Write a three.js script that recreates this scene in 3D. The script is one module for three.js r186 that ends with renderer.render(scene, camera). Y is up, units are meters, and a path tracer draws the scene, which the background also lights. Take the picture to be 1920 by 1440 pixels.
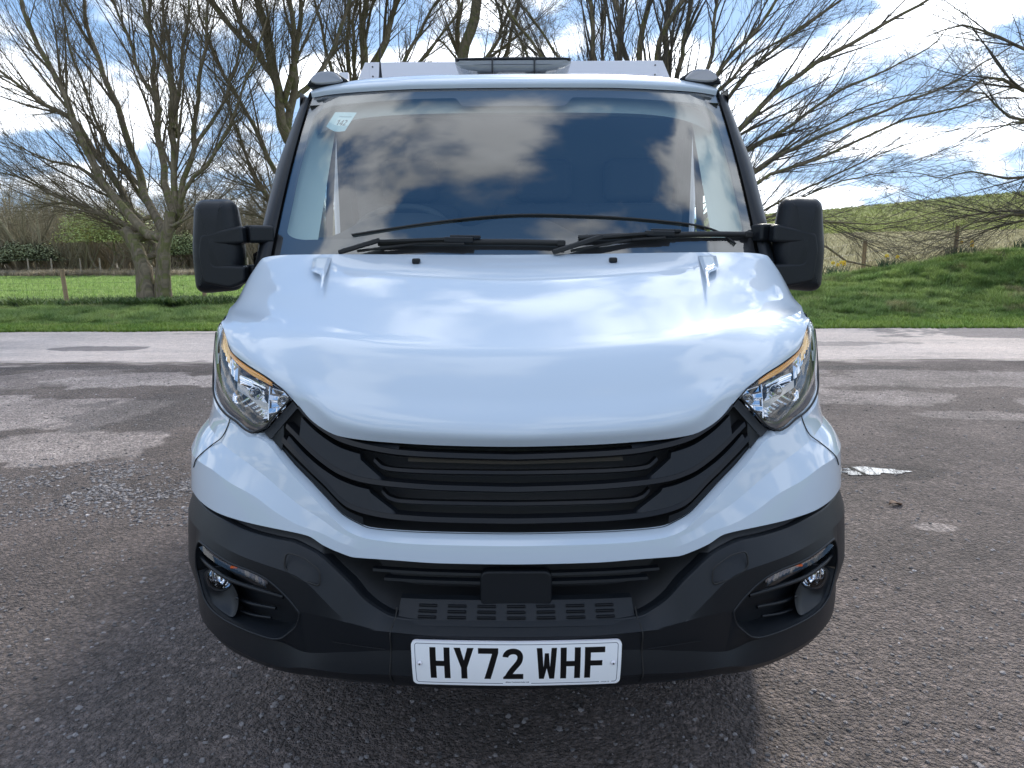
import * as THREE from 'three';
import { mergeGeometries } from 'three/addons/utils/BufferGeometryUtils.js';
import { RoundedBoxGeometry } from 'three/addons/geometries/RoundedBoxGeometry.js';

// ------------------------------------------------------------------ camera, sky, sun, exposure
const scene = new THREE.Scene();
const camera = new THREE.PerspectiveCamera(55.1, 4 / 3, 0.05, 900);
camera.position.set(0, 1.5, 1.66);
camera.up.set(0.00446, 0.98397, -0.1783);
camera.lookAt(-0.00429, 1.5 - 0.17829, 1.66 - 0.98397);
camera.updateMatrixWorld();
const EXPOSURE = 1.22;

let seed = 20240319;
const rnd = () => { seed = (seed * 1664525 + 1013904223) >>> 0; return seed / 4294967296; };
const rr = (a, b) => a + (b - a) * rnd();
const clamp = (x, a, b) => Math.min(b, Math.max(a, x));
const mix = (a, b, t) => a + (b - a) * t;
const sstep = (a, b, x) => { const t = clamp((x - a) / (b - a), 0, 1); return t * t * (3 - 2 * t); };
// value noise on a hashed lattice
const hash3 = (x, y, z) => { let h = (x * 374761393 + y * 668265263 + z * 2147483647) | 0; h = Math.imul(h ^ (h >>> 13), 1274126177); h ^= h >>> 16; return (h >>> 0) / 4294967296; };
function noise3(x, y, z) {
  const xi = Math.floor(x), yi = Math.floor(y), zi = Math.floor(z); let u = x - xi, v = y - yi, w = z - zi;
  u = u * u * (3 - 2 * u); v = v * v * (3 - 2 * v); w = w * w * (3 - 2 * w);
  const c = (a, b, d) => hash3(xi + a, yi + b, zi + d);
  return mix(mix(mix(c(0, 0, 0), c(1, 0, 0), u), mix(c(0, 1, 0), c(1, 1, 0), u), v), mix(mix(c(0, 0, 1), c(1, 0, 1), u), mix(c(0, 1, 1), c(1, 1, 1), u), v), w);
}
function noise2(x, y) {
  const xi = Math.floor(x), yi = Math.floor(y); let u = x - xi, v = y - yi;
  u = u * u * (3 - 2 * u); v = v * v * (3 - 2 * v);
  return mix(mix(hash3(xi, yi, 7), hash3(xi + 1, yi, 7), u), mix(hash3(xi, yi + 1, 7), hash3(xi + 1, yi + 1, 7), u), v);
}
const fbm2 = (x, y, o = 5) => { let s = 0, a = 0.5, t = 0; for (let i = 0; i < o; i++) { s += a * noise2(x, y); t += a; a *= 0.5; x = x * 2.03 + 17.1; y = y * 2.01 + 9.7; } return s / t; };
const fbm3 = (x, y, z, o = 5) => { let s = 0, a = 0.5, t = 0; for (let i = 0; i < o; i++) { s += a * noise3(x, y, z); t += a; a *= 0.52; x = x * 2.03 + 17.1; y = y * 2.01 + 9.7; z = z * 2.02 + 3.3; } return s / t; };

const SUN = new THREE.Vector3(0.20, 0.50, -0.82).normalize();
{
  const W = 2048, H = 1024, d = new Float32Array(W * H * 4);
  for (let j = 0; j < H; j++) {
    const el = ((j + 0.5) / H - 0.5) * Math.PI, y = Math.sin(el), c = Math.cos(el);
    for (let i = 0; i < W; i++) {
      const az = ((i + 0.5) / W - 0.5) * 2 * Math.PI, x = c * Math.cos(az), z = c * Math.sin(az), k = (j * W + i) * 4;
      let R, G, B;
      if (y <= 0) { R = 0.30; G = 0.32; B = 0.33; } else {
        const hz = Math.pow(1 - y, 3);
        R = mix(0.105, 0.46, hz); G = mix(0.29, 0.68, hz); B = mix(0.66, 0.96, hz);
        const q = 1 / (y + 0.26), px = x * q, pz = z * q;
        const wx = fbm2(px * 0.9 + 81.13485, pz * 0.9, 3) - 0.5, wz = fbm2(px * 0.9, pz * 0.9 + 33.04008, 3) - 0.5;
        const n = fbm2(px * 4.2 + wx * 1.6 + 76.13485, pz * 4.62 + wz * 1.6 + 2.04008, 7);
        const f2 = fbm2(px * 7.1 + wx * 2 + 76.13485, pz * 8.2 + 7, 5);
        const cov = sstep(0.41, 0.63, n + (f2 - 0.5) * 0.46);
        const bright = mix(0.95, 1.5, sstep(0.44, 0.68, n)) * mix(0.85, 1.1, f2);
        const sd = Math.max(0, x * SUN.x + y * SUN.y + z * SUN.z), near = Math.pow(sd, 4) * 1.1;
        const cl = bright * (1 + near);
        R = mix(R + near * 0.2, cl, cov); G = mix(G + near * 0.22, cl * 1.05, cov); B = mix(B + near * 0.24, cl * 1.12, cov);
      }
      d[k] = R; d[k + 1] = G; d[k + 2] = B; d[k + 3] = 1;
    }
  }
  const t = new THREE.DataTexture(d, W, H, THREE.RGBAFormat, THREE.FloatType);
  t.mapping = THREE.EquirectangularReflectionMapping; t.magFilter = THREE.LinearFilter; t.minFilter = THREE.LinearFilter; t.wrapS = THREE.RepeatWrapping; t.needsUpdate = true;
  scene.background = t; scene.environment = t;
}
const sun = new THREE.DirectionalLight(new THREE.Color(1, 0.95, 0.86), 4.2);
sun.position.copy(SUN).multiplyScalar(60); sun.target.position.set(0, 0, -6);
sun.castShadow = true; sun.shadow.mapSize.set(4096, 4096); sun.shadow.radius = 18;
Object.assign(sun.shadow.camera, { left: -40, right: 40, top: 40, bottom: -40, near: 1, far: 160 });
scene.add(sun, sun.target);

// ------------------------------------------------------------------ naming and building helpers
const used = {};
const numbered = n => { used[n] = (used[n] ?? -1) + 1; return used[n] ? `${n}_${String(used[n]).padStart(3, '0')}` : n; };
function shadows(o) { o.traverse(m => { if (m.isMesh) { m.castShadow = true; m.receiveShadow = true; } }); return o; }
function tag(o, label, category, group, kind) { o.userData.label = label; if (category) o.userData.category = category; if (group) o.userData.group = group; if (kind) o.userData.kind = kind; return o; }
function thing(name, label, category, pos = [0, 0, 0], group) { const g = new THREE.Group(); g.name = numbered(name); g.position.set(...pos); scene.add(g); return tag(g, label, category, group); }
function part(name, geo, mat, parent, label) {
  const g = Array.isArray(geo) ? mergeGeometries(geo.map(x => { const y = x.index ? x.toNonIndexed() : x; for (const k of Object.keys(y.attributes)) if (!['position', 'normal', 'uv'].includes(k)) y.deleteAttribute(k); if (!y.attributes.uv) y.setAttribute('uv', new THREE.BufferAttribute(new Float32Array(y.attributes.position.count * 2), 2)); return y; })) : geo;
  const m = new THREE.Mesh(g, mat); m.name = parent === scene ? numbered(name) : name; parent.add(m); m.castShadow = m.receiveShadow = true; if (label) m.userData.label = label; return m;
}
// shape-preserving cubic through given knots, constant outside
function pchip(xs, ys) {
  const n = xs.length, h = [], d = [], m = new Array(n).fill(0);
  for (let i = 0; i < n - 1; i++) { h[i] = xs[i + 1] - xs[i]; d[i] = (ys[i + 1] - ys[i]) / h[i]; }
  m[0] = d[0]; m[n - 1] = d[n - 2];
  for (let i = 1; i < n - 1; i++) if (d[i - 1] * d[i] > 0) { const a = 2 * h[i] + h[i - 1], b = h[i] + 2 * h[i - 1]; m[i] = (a + b) / (a / d[i - 1] + b / d[i]); }
  return x => {
    if (x <= xs[0]) return ys[0]; if (x >= xs[n - 1]) return ys[n - 1];
    let i = 0; while (x > xs[i + 1]) i++;
    const t = (x - xs[i]) / h[i], u = 1 - t;
    return (1 + 2 * t) * u * u * ys[i] + t * u * u * h[i] * m[i] + t * t * (3 - 2 * t) * ys[i + 1] - t * t * u * h[i] * m[i + 1];
  };
}
// grid of points f(i/nu, j/nv) -> geometry, uv in 0..1
function grid(nu, nv, f, flip = false) {
  const p = [], uv = [], ix = [];
  for (let j = 0; j <= nv; j++) for (let i = 0; i <= nu; i++) { const q = f(i / nu, j / nv); p.push(q[0], q[1], q[2]); uv.push(i / nu, j / nv); }
  const w = nu + 1;
  for (let j = 0; j < nv; j++) for (let i = 0; i < nu; i++) { const a = j * w + i, b = a + 1, c = a + w, e = c + 1; if (flip) ix.push(a, c, b, b, c, e); else ix.push(a, b, c, b, e, c); }
  const g = new THREE.BufferGeometry(); g.setAttribute('position', new THREE.Float32BufferAttribute(p, 3)); g.setAttribute('uv', new THREE.Float32BufferAttribute(uv, 2)); g.setIndex(ix); g.computeVertexNormals(); return g;
}
function mirrorX(geo) {
  const g = geo.clone(), p = g.attributes.position, n = g.attributes.normal;
  for (let i = 0; i < p.count; i++) { p.setX(i, -p.getX(i)); if (n) n.setX(i, -n.getX(i)); }
  if (g.index) { const a = g.index.array; for (let i = 0; i < a.length; i += 3) { const t = a[i]; a[i] = a[i + 1]; a[i + 1] = t; } }
  else for (const k of Object.keys(g.attributes)) { const at = g.attributes[k], s = at.itemSize; for (let i = 0; i < at.count; i += 3) for (let c = 0; c < s; c++) { const t = at.array[i * s + c]; at.array[i * s + c] = at.array[(i + 1) * s + c]; at.array[(i + 1) * s + c] = t; } }
  return g;
}
const V = (x, y, z) => new THREE.Vector3(x, y, z);
function box(w, h, d, x, y, z, r = 0.004) { const g = new RoundedBoxGeometry(w, h, d, 2, Math.min(r, w / 2.1, h / 2.1, d / 2.1)); g.translate(x, y, z); return g; }
function tubeGeo(pts, r, sides = 8, seg) { return new THREE.TubeGeometry(new THREE.CatmullRomCurve3(pts.map(p => V(...p))), seg ?? pts.length * 6, r, sides, false); }
// a bar of rounded-rectangle section between two points
function bar(p, q, w, h, r = 0.004) {
  const a = V(...p), b = V(...q), L = a.distanceTo(b), g = new RoundedBoxGeometry(w, h, L, 2, Math.min(r, w / 2.1, h / 2.1));
  const o = new THREE.Object3D(); o.position.copy(a).add(b).multiplyScalar(0.5); o.lookAt(b); o.updateMatrix(); g.applyMatrix4(o.matrix); return g;
}
function extrude(pts, depth, z, bev = 0.01, curve = 6) {
  const s = new THREE.Shape(pts.map(p => new THREE.Vector2(p[0], p[1])));
  const g = new THREE.ExtrudeGeometry(s, { depth: depth - 2 * bev, bevelEnabled: true, bevelThickness: bev, bevelSize: bev, bevelOffset: -bev, bevelSegments: 4, curveSegments: curve });
  g.translate(0, 0, z + bev); return g;
}
// polygon with its corners rounded to radius r
function roundPoly(pts, r, n = 6) {
  const o = [], N = pts.length;
  pts.forEach((p, i) => { const a = pts[(i + N - 1) % N], b = pts[(i + 1) % N], la = Math.hypot(a[0] - p[0], a[1] - p[1]), lb = Math.hypot(b[0] - p[0], b[1] - p[1]), ra = Math.min(r, la / 2.05), rb = Math.min(r, lb / 2.05); const A = [mix(p[0], a[0], ra / la), mix(p[1], a[1], ra / la)], B = [mix(p[0], b[0], rb / lb), mix(p[1], b[1], rb / lb)]; for (let k = 0; k <= n; k++) { const t = k / n, u = 1 - t; o.push([u * u * A[0] + 2 * u * t * p[0] + t * t * B[0], u * u * A[1] + 2 * u * t * p[1] + t * t * B[1]]); } });
  return o;
}
// smooth shell over an outline: layers of [z, inset], closed at the front by shrinking to the middle
function shell(pts, layers) {
  const N = pts.length, c = [pts.reduce((a, p) => a + p[0], 0) / N, pts.reduce((a, p) => a + p[1], 0) / N];
  const nrm = pts.map((p, i) => { const a = pts[(i + N - 1) % N], b = pts[(i + 1) % N], dx = b[0] - a[0], dy = b[1] - a[1], l = Math.hypot(dx, dy) || 1; return [-dy / l, dx / l]; });
  const area = pts.reduce((a, p, i) => { const b = pts[(i + 1) % N]; return a + p[0] * b[1] - b[0] * p[1]; }, 0), sg = area > 0 ? 1 : -1, L = layers.length, last = layers[L - 1];
  const g = grid(N, L + 3, (u, v) => { const i = Math.round(u * N) % N, j = Math.round(v * (L + 3)); const at = k => { const [z, ins] = layers[k]; return [pts[i][0] + sg * nrm[i][0] * ins, pts[i][1] + sg * nrm[i][1] * ins, z]; }; if (j < L) return at(j); const q = at(L - 1), t = [.35, .65, .85, 1][j - L]; return [mix(q[0], c[0], t), mix(q[1], c[1], t), last[0] + .004 * t]; }, sg < 0);
  return g;
}
// a closed outline rounded by repeated corner cutting
function soften(pts, times = 3) { for (let k = 0; k < times; k++) { const o = []; for (let i = 0; i < pts.length; i++) { const a = pts[i], b = pts[(i + 1) % pts.length]; o.push(a.map((v, c) => mix(v, b[c], 0.25)), a.map((v, c) => mix(v, b[c], 0.75))); } pts = o; } return pts; }

// ------------------------------------------------------------------ textures
function dataTex(W, H, f, srgb = false) {
  const a = new Uint8Array(W * H * 4);
  for (let j = 0; j < H; j++) for (let i = 0; i < W; i++) { const c = f(i, j), k = (j * W + i) * 4; a[k] = clamp(c[0], 0, 1) * 255; a[k + 1] = clamp(c[1], 0, 1) * 255; a[k + 2] = clamp(c[2], 0, 1) * 255; a[k + 3] = 255; }
  const t = new THREE.DataTexture(a, W, H); t.wrapS = t.wrapT = THREE.RepeatWrapping; t.magFilter = THREE.LinearFilter; t.minFilter = THREE.LinearMipmapLinearFilter; t.generateMipmaps = true; if (srgb) t.colorSpace = THREE.SRGBColorSpace; t.needsUpdate = true; return t;
}
const toS = c => c <= 0.0031308 ? c * 12.92 : 1.055 * Math.pow(c, 1 / 2.4) - 0.055;
const lin = (r, g, b) => new THREE.Color().setRGB(r, g, b);
const M = {};
const std = (name, c, rough, extra = {}) => (M[name] = Object.assign(new THREE.MeshStandardMaterial({ color: lin(...c), roughness: rough, side: THREE.DoubleSide, ...extra }), { name }));
const phy = (name, c, rough, extra = {}) => (M[name] = Object.assign(new THREE.MeshPhysicalMaterial({ color: lin(...c), roughness: rough, side: THREE.DoubleSide, ...extra }), { name }));
const grainTex = dataTex(256, 256, (i, j) => { const v = hash3(i, j, 3) * 0.6 + hash3(i >> 1, j >> 1, 9) * 0.4; return [v, v, v]; });
const grain = (n) => { const t = grainTex.clone(); t.repeat.set(n, n); t.needsUpdate = true; return t; };
phy('white_paint', [0.49, 0.56, 0.635], 0.45, { clearcoat: 1, clearcoatRoughness: 0.02 });
phy('black_plastic', [0.008, 0.010, 0.013], 0.40, { specularIntensity: 0.62, bumpMap: grain(60), bumpScale: 0.00015 });
std('moulded_plastic', [0.032, 0.033, 0.035], 0.7);
phy('gloss_black', [0.012, 0.012, 0.014], 0.22);
phy('satin_bar', [0.008, 0.009, 0.011], 0.30, { specularIntensity: 0.5 });
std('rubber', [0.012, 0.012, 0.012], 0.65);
phy('screen_glass', [0.86, 0.93, 0.90], 0.0, { transmission: 1, thickness: 0, ior: 2.05 });
phy('clear_lens', [0.97, 0.97, 0.97], 0.0, { transmission: 1, thickness: 0, ior: 1.5 });
phy('frit', [0.045, 0.038, 0.044], 0.3);
std('chrome', [0.72, 0.73, 0.75], 0.06, { metalness: 1 });
std('dull_chrome', [0.30, 0.29, 0.28], 0.22, { metalness: 1 });
phy('amber', [1.0, 0.56, 0.09], 0.15, { clearcoat: 1 });
phy('orange_dot', [0.7, 0.12, 0.02], 0.2);
std('pale_trim', [0.56, 0.60, 0.56], 0.7);
std('header_grey', [0.26, 0.28, 0.27], 0.8);
std('cabin_dark', [0.03, 0.032, 0.036], 0.75);
std('cabin_mid', [0.075, 0.08, 0.085], 0.8);
std('seat_cloth', [0.035, 0.037, 0.042], 0.9);
phy('panel_white', [0.72, 0.70, 0.74], 0.4);
std('aluminium', [0.7, 0.7, 0.72], 0.4, { metalness: 0.8 });
std('steel_dark', [0.05, 0.05, 0.05], 0.6);
std('lamp_lens', [0.34, 0.34, 0.36], 0.18, { metalness: 0.3 });
// ------------------------------------------------------------------ the van
// Nose of the van: a plan curve (s = length along it from the centre line) that is scaled by the half width at height y and shifted by the side profile.
const planX = [0, .2, .4, .6, .75, .86, .94, .985, 1, 1, 1], planZ = [0, -.006, -.028, -.075, -.145, -.235, -.345, -.46, -.56, -.80, -1.3];
const planS = [0]; for (let i = 1; i < planX.length; i++) planS[i] = planS[i - 1] + Math.hypot(planX[i] - planX[i - 1], planZ[i] - planZ[i - 1]);
const fX = pchip(planS, planX), fZ = pchip([-planS[1], ...planS], [planZ[1], ...planZ]);
const halfW = pchip([.30, .36, .42, .50, .60, .95, 1.05, 1.15, 1.25, 1.36], [.80, .88, .935, .952, .956, .956, .93, .932, .938, .945]);
const prof = pchip([.30, .38, .46, .55, .70, .76, .85, .95, 1.05, 1.15, 1.25, 1.36], [-.16, -.07, -.012, 0, -.003, -.008, -.022, -.045, -.072, -.11, -.16, -.23]);
const s0 = (s, y) => [Math.sign(s) * fX(Math.abs(s)) * halfW(y), y, fZ(Math.abs(s)) + prof(y)];
function S(s, y, o = 0) {
  const p = s0(s, y); if (!o) return p;
  const e = 1e-3, a = s0(s + e, y), b = s0(s - e, y), c = s0(s, y + e), d = s0(s, y - e);
  const n = V(a[0] - b[0], a[1] - b[1], a[2] - b[2]).cross(V(c[0] - d[0], c[1] - d[1], c[2] - d[2])).normalize();
  return [p[0] + n.x * o, p[1] + n.y * o, p[2] + n.z * o];
}
// a curve given as [s, y, offset] knots -> function of s
function C(k) { const y = pchip(k.map(p => p[0]), k.map(p => p[1])), o = pchip(k.map(p => p[0]), k.map(p => p[2] || 0)); return s => [y(s), o(s)]; }
const off = (c, dy, d = 0) => s => { const r = c(s); return [r[0] + dy, r[1] + d]; };
// panel between row curves over s in [a, b] (one side, s > 0); returns geometries for that side
function half(rows, a, b, step = 0.008, sub = 3) {
  const nu = Math.max(2, Math.round((b - a) / step)), out = [];
  for (let k = 0; k + 1 < rows.length; k++) out.push(grid(nu, sub, (u, v) => { const s = mix(a, b, u), p = rows[k](s), q = rows[k + 1](s); return S(s, mix(p[0], q[0], v), mix(p[1], q[1], v)); }, true));
  return out;
}
const join = gs => mergeGeometries(gs.map(g => g.toNonIndexed ? (g.index ? g.toNonIndexed() : g) : g));
function full(rows, b, step = 0.008, sub = 3) {   // across the centre line
  const nu = Math.round(2 * b / step), out = [];
  for (let k = 0; k + 1 < rows.length; k++) out.push(grid(nu, sub, (u, v) => { const s = mix(-b, b, u), t = Math.abs(s), p = rows[k](t), q = rows[k + 1](t); return S(s, mix(p[0], q[0], v), mix(p[1], q[1], v)); }, true));
  return join(out);
}
const both = gs => join([...gs, ...gs.map(mirrorX)]);

const bonnetFront = C([[0, 1.033], [.134, 1.034], [.261, 1.038], [.376, 1.041], [.466, 1.048], [.521, 1.061], [.562, 1.08], [.596, 1.105], [.624, 1.129]]);
const lampTop = C([[.624, 1.129], [.658, 1.152], [.697, 1.169], [.742, 1.185], [.792, 1.198], [.864, 1.218], [.915, 1.236], [.945, 1.262], [.979, 1.284], [1.04, 1.292], [1.14, 1.275]]);
const lampBottom = C([[.624, 1.129], [.672, 1.087], [.713, 1.052], [.731, 1.045], [.757, 1.036], [.786, 1.04], [.833, 1.054], [.903, 1.066], [.971, 1.083], [1.05, 1.112], [1.1, 1.17], [1.14, 1.262]]);
const grilleBottom = C([[0, .825], [.188, .826], [.329, .828], [.383, .831], [.42, .843], [.457, .86], [.495, .891], [.554, .938], [.652, 1.004], [.736, 1.05]]);
const whiteTop = C([[0, .825], [.188, .826], [.329, .828], [.383, .831], [.42, .843], [.457, .86], [.495, .891], [.554, .938], [.652, 1.004], [.722, 1.042], [.757, 1.034], [.786, 1.038], [.833, 1.052], [.903, 1.064], [.971, 1.081], [1.05, 1.11], [1.1, 1.168], [1.14, 1.28], [1.2, 1.30], [1.95, 1.30]]);
const chamfer = C([[0, .8], [.253, .802], [.376, .809], [.429, .823], [.465, .847], [.541, .909], [.626, .975], [.71, 1.022], [.74, 1.026], [.771, 1.024], [.843, 1.042], [.922, 1.054], [1.002, 1.068], [1.09, 1.12], [1.14, 1.25], [1.2, 1.28], [1.95, 1.28]]);
const crease1 = C([[0, .793], [.226, .794], [.379, .8], [.45, .819], [.51, .851], [.572, .879], [.61, .9], [.682, .938], [.771, .969], [.903, .994], [.994, 1.007], [1.95, 1.02]]);
const crease2 = C([[0, .775], [.226, .776], [.379, .78], [.45, .796, .002], [.507, .817, .005], [.565, .831, .01], [.63, .857, .016], [.697, .889, .022], [.775, .908, .027], [.875, .93, .03], [.964, .933, .03], [1.95, .95, .03]]);
const whiteBottom = C([[0, .756], [.185, .757], [.323, .761], [.415, .762], [.456, .772, .002], [.497, .786, .004], [.539, .807, .008], [.581, .813, .012], [.648, .818, .018], [.748, .822, .025], [.841, .826, .03], [.94, .832, .03], [.995, .836, .03], [1.95, .85, .03]]);
const bumperTop = C([[0.000, 0.607, 0.002], [0.209, 0.608, 0.002], [0.317, 0.613, 0.002], [0.349, 0.626, 0.002], [0.387, 0.653, 0.007], [0.424, 0.694, 0.012], [0.464, 0.728, 0.012], [0.503, 0.760, 0.017], [0.545, 0.777, 0.017], [0.585, 0.788, 0.022], [0.630, 0.790, 0.021], [0.730, 0.795, 0.018], [0.816, 0.806, 0.021], [0.920, 0.812, 0.021], [0.977, 0.817, 0.021], [1.400, 0.823, 0.021]]);
const bandLow = C([[0.000, 0.589, 0.034], [0.208, 0.590, 0.034], [0.321, 0.594, 0.034], [0.368, 0.596, 0.034], [0.407, 0.605, 0.037], [0.445, 0.632, 0.040], [0.482, 0.669, 0.044], [0.519, 0.706, 0.049], [0.561, 0.724, 0.049], [0.628, 0.734, 0.047], [0.721, 0.743, 0.044], [0.780, 0.748, 0.040], [0.870, 0.756, 0.038], [0.934, 0.760, 0.038], [1.400, 0.765, 0.038]]);
const lipTop = C([[0.000, 0.555, 0.022], [0.313, 0.540, 0.022], [0.447, 0.525, 0.022], [0.551, 0.512, 0.024], [0.627, 0.530, 0.027], [0.674, 0.532, 0.030], [0.754, 0.538, 0.029], [0.858, 0.538, 0.028], [0.924, 0.545, 0.028], [1.400, 0.560, 0.028]]);
const lipLow = C([[0.000, 0.482, 0.036], [0.319, 0.484, 0.036], [0.456, 0.477, 0.036], [0.554, 0.481, 0.041], [0.613, 0.475, 0.045], [0.687, 0.474, 0.044], [0.772, 0.474, 0.039], [0.844, 0.475, 0.038], [0.914, 0.475, 0.038], [1.400, 0.490, 0.038]]);
const bumperLow = C([[0.000, 0.420, 0.010], [0.170, 0.421, 0.010], [0.348, 0.422, 0.010], [0.513, 0.419, 0.010], [0.656, 0.421, 0.015], [0.789, 0.420, 0.020], [0.900, 0.408, 0.025], [0.970, 0.420, 0.030], [1.400, 0.425, 0.030]]);
const fogTop = C([[.547, .623, .045], [.567, .648, .045], [.612, .685, .045], [.644, .702, .045], [.695, .712, .045], [.753, .716, .045], [.822, .726, .045], [.899, .735, .045], [.934, .70, .045], [.945, .64, .045]]);
const fogLow = C([[.547, .623, .045], [.554, .6, .045], [.584, .567, .045], [.61, .549, .045], [.639, .544, .045], [.75, .549, .045], [.844, .557, .045], [.901, .576, .045], [.93, .615, .045], [.945, .64, .045]]);

const van = thing('van', 'white van parked facing the camera with black bumper, grille and light bar on its roof', 'van');
const sub = (n, g, m, p, l) => part(n, g, m, p, l);

// --- bonnet: rows of points from the front edge back, centre line to side
{
  const fr = s => S(s, ...bonnetFront(s)), lt = s => S(s, ...lampTop(s));
  const pos = [0, .17, .34, .47, .562, .624, .70, .80, .89, .979];
  const row0 = pos.map(s => s <= .624 ? S(s, bonnetFront(s)[0], -.012) : S(s, lampTop(s)[0] + .004, -.002));
  const lip = [[0, 1.056], [.259, 1.062], [.447, 1.075], [.505, 1.094], [.549, 1.12], [.581, 1.138], [.644, 1.176], [.728, 1.204], [.836, 1.236], [.932, 1.3]];
  const lipC = C(lip.map(p => [p[0], p[1], .008]));
  const row1 = pos.map(s => { const l = lipC(Math.min(s, .932)), f = s <= .624 ? bonnetFront(s)[0] : lampTop(s)[0]; return S(Math.min(s, .965), Math.max(s > .624 ? f + .018 : l[0], f + .006), s > .624 ? mix(l[1], .003, sstep(.624, .70, s)) : l[1]); });
  const rows3 = [
    [[0, 1.142, -.13], [.221, 1.146, -.14], [.427, 1.167, -.175], [.564, 1.195, -.23], [.704, 1.25, -.325], [.792, 1.281, -.42], [.862, 1.304, -.525]],
    [[0, 1.241, -.237], [.288, 1.252, -.258], [.495, 1.271, -.305], [.628, 1.285, -.37], [.763, 1.304, -.46], [.845, 1.312, -.55], [.889, 1.314, -.62]],
    [[0, 1.27, -.295], [.296, 1.28, -.32], [.512, 1.3, -.38], [.654, 1.313, -.46], [.8, 1.324, -.57], [.879, 1.326, -.65], [.911, 1.325, -.70]],
    [[0, 1.362, -.5], [.322, 1.367, -.515], [.553, 1.375, -.56], [.699, 1.381, -.62], [.818, 1.379, -.7], [.885, 1.371, -.76], [.915, 1.358, -.80]],
    [[0, 1.437, -.7], [.348, 1.442, -.71], [.593, 1.445, -.74], [.74, 1.444, -.77], [.829, 1.438, -.8], [.877, 1.431, -.83], [.897, 1.418, -.85]],
    [[0, 1.486, -.87], [.37, 1.489, -.87], [.623, 1.491, -.87], [.759, 1.49, -.87], [.822, 1.486, -.87], [.854, 1.479, -.87], [.873, 1.464, -.88]]];
  const resample = pts => { const L = [0]; for (let i = 1; i < pts.length; i++) L[i] = L[i - 1] + Math.hypot(...[0, 1, 2].map(c => pts[i][c] - pts[i - 1][c])); const T = L[L.length - 1]; const f = [0, 1, 2].map(c => pchip([-L[1] / T, ...L.map(l => l / T)], [c ? pts[1][c] : -pts[1][c], ...pts.map(p => p[c])])); return u => f.map(g => g(u)); };
  const R = [row0, row1, ...rows3].map(resample);
  const kn = [0, .055, .20, .37, .45, .64, .84, 1];
  const nu = 70, nv = 90, cache = [];
  for (let i = 0; i <= nu; i++) { const u = i / nu, c = R.map(r => r(u)), w = sstep(.46, .60, u); c[1] = c[1].map((q, k) => mix(q, mix(c[0][k], c[2][k], .30) + [.004, .003, .005][k], w)); cache.push([0, 1, 2].map(k => pchip(kn, c.map(p => p[k])))); }
  const P = (i, v) => cache[i].map(f => f(v));
  const g = grid(2 * nu, nv, (u, v) => { const i = Math.round(u * 2 * nu) - nu, p = P(Math.abs(i), v); return [Math.sign(i) * p[0], p[1], p[2]]; }, true);
  // the turned-down flank beside and the return edge at the back
  const flank = grid(nv, 4, (v, w) => { const p = P(nu, v), k = [0, .012, .022, .028, .03][Math.round(w * 4)]; return [p[0] + k, p[1] - w * .10, p[2] - .02 * w]; }, true);
  const back = grid(2 * nu, 2, (u, v) => { const i = Math.round(u * 2 * nu) - nu, p = P(Math.abs(i), 1); return [Math.sign(i) * p[0], p[1] - v * .03, p[2] - v * .012]; }, true);
  const b = part('bonnet', [g, flank, mirrorX(flank), back], M.white_paint, van);
  // washer jets and the raised hinge bulges near the rear corners
  for (const x of [-.321, .321]) { const j = part('washer_jet', [box(.026, .018, .03, x, 1.468, -.775, .006)], M.black_plastic, b); }
  const bt = pchip([0, .35, .5, 1], [.006, .016, .05, .062]), bulge = grid(16, 26, (u, v) => { const z = mix(-.55, -.84, v), y0 = pchip([-.87, -.70, -.50], [1.490, 1.445, 1.377])(z), x = mix(.575, .612, v) + u * bt(v); const hgt = .0055 * sstep(0, .22, u) * (1 - sstep(.72, 1, u)) * sstep(0, .5, v) * (1 - sstep(.93, 1, v)); return [x, y0 + hgt - .002, z]; }, true);
  for (const q of [bulge, mirrorX(bulge)]) part('hinge_bulge', q, M.white_paint, b);
  van.userData.P = null; delete van.userData.P;
  // scuttle below the windscreen
  part('scuttle', grid(40, 3, (u, v) => { const x = (u - .5) * 1.72; return [x, 1.455 + v * .035, -.86 - v * .06 - .10 * (x / .86) ** 2]; }, true), M.black_plastic, van);
}

// --- white bumper band and wings
{
  const lip = s => { const r = whiteTop(s); return [r[0] + .001, s < .74 ? -.03 : -.012]; };
  const ch = s => { const t = whiteTop(s), c = chamfer(s); return [Math.min(c[0], t[0] - .006), 0]; };
  const c1 = s => { const c = crease1(s), h = ch(s); return [Math.min(c[0], h[0] - .004), 0]; };
  part('front_panel', full([lip, ch, c1, crease2, whiteBottom, s => { const w = whiteBottom(s); return [w[0] - .002, w[1] - .07]; }], 1.95, .01, 5), M.white_paint, van);
  // shut lines between bumper and wing
    for (const m of [1, -1]) part('shut_line', tubeGeo([[.868, 1.058, .001], [.881, 1.032, .001], [.89, 1.006, .003], [.924, .975, .012], [.968, .935, .031], [1.0, .905, .031]].map(p => { const q = S(p[0], p[1], p[2]); return [q[0] * m, q[1], q[2]]; }), .0016, 5, 24), M.moulded_plastic, van);
}

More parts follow.
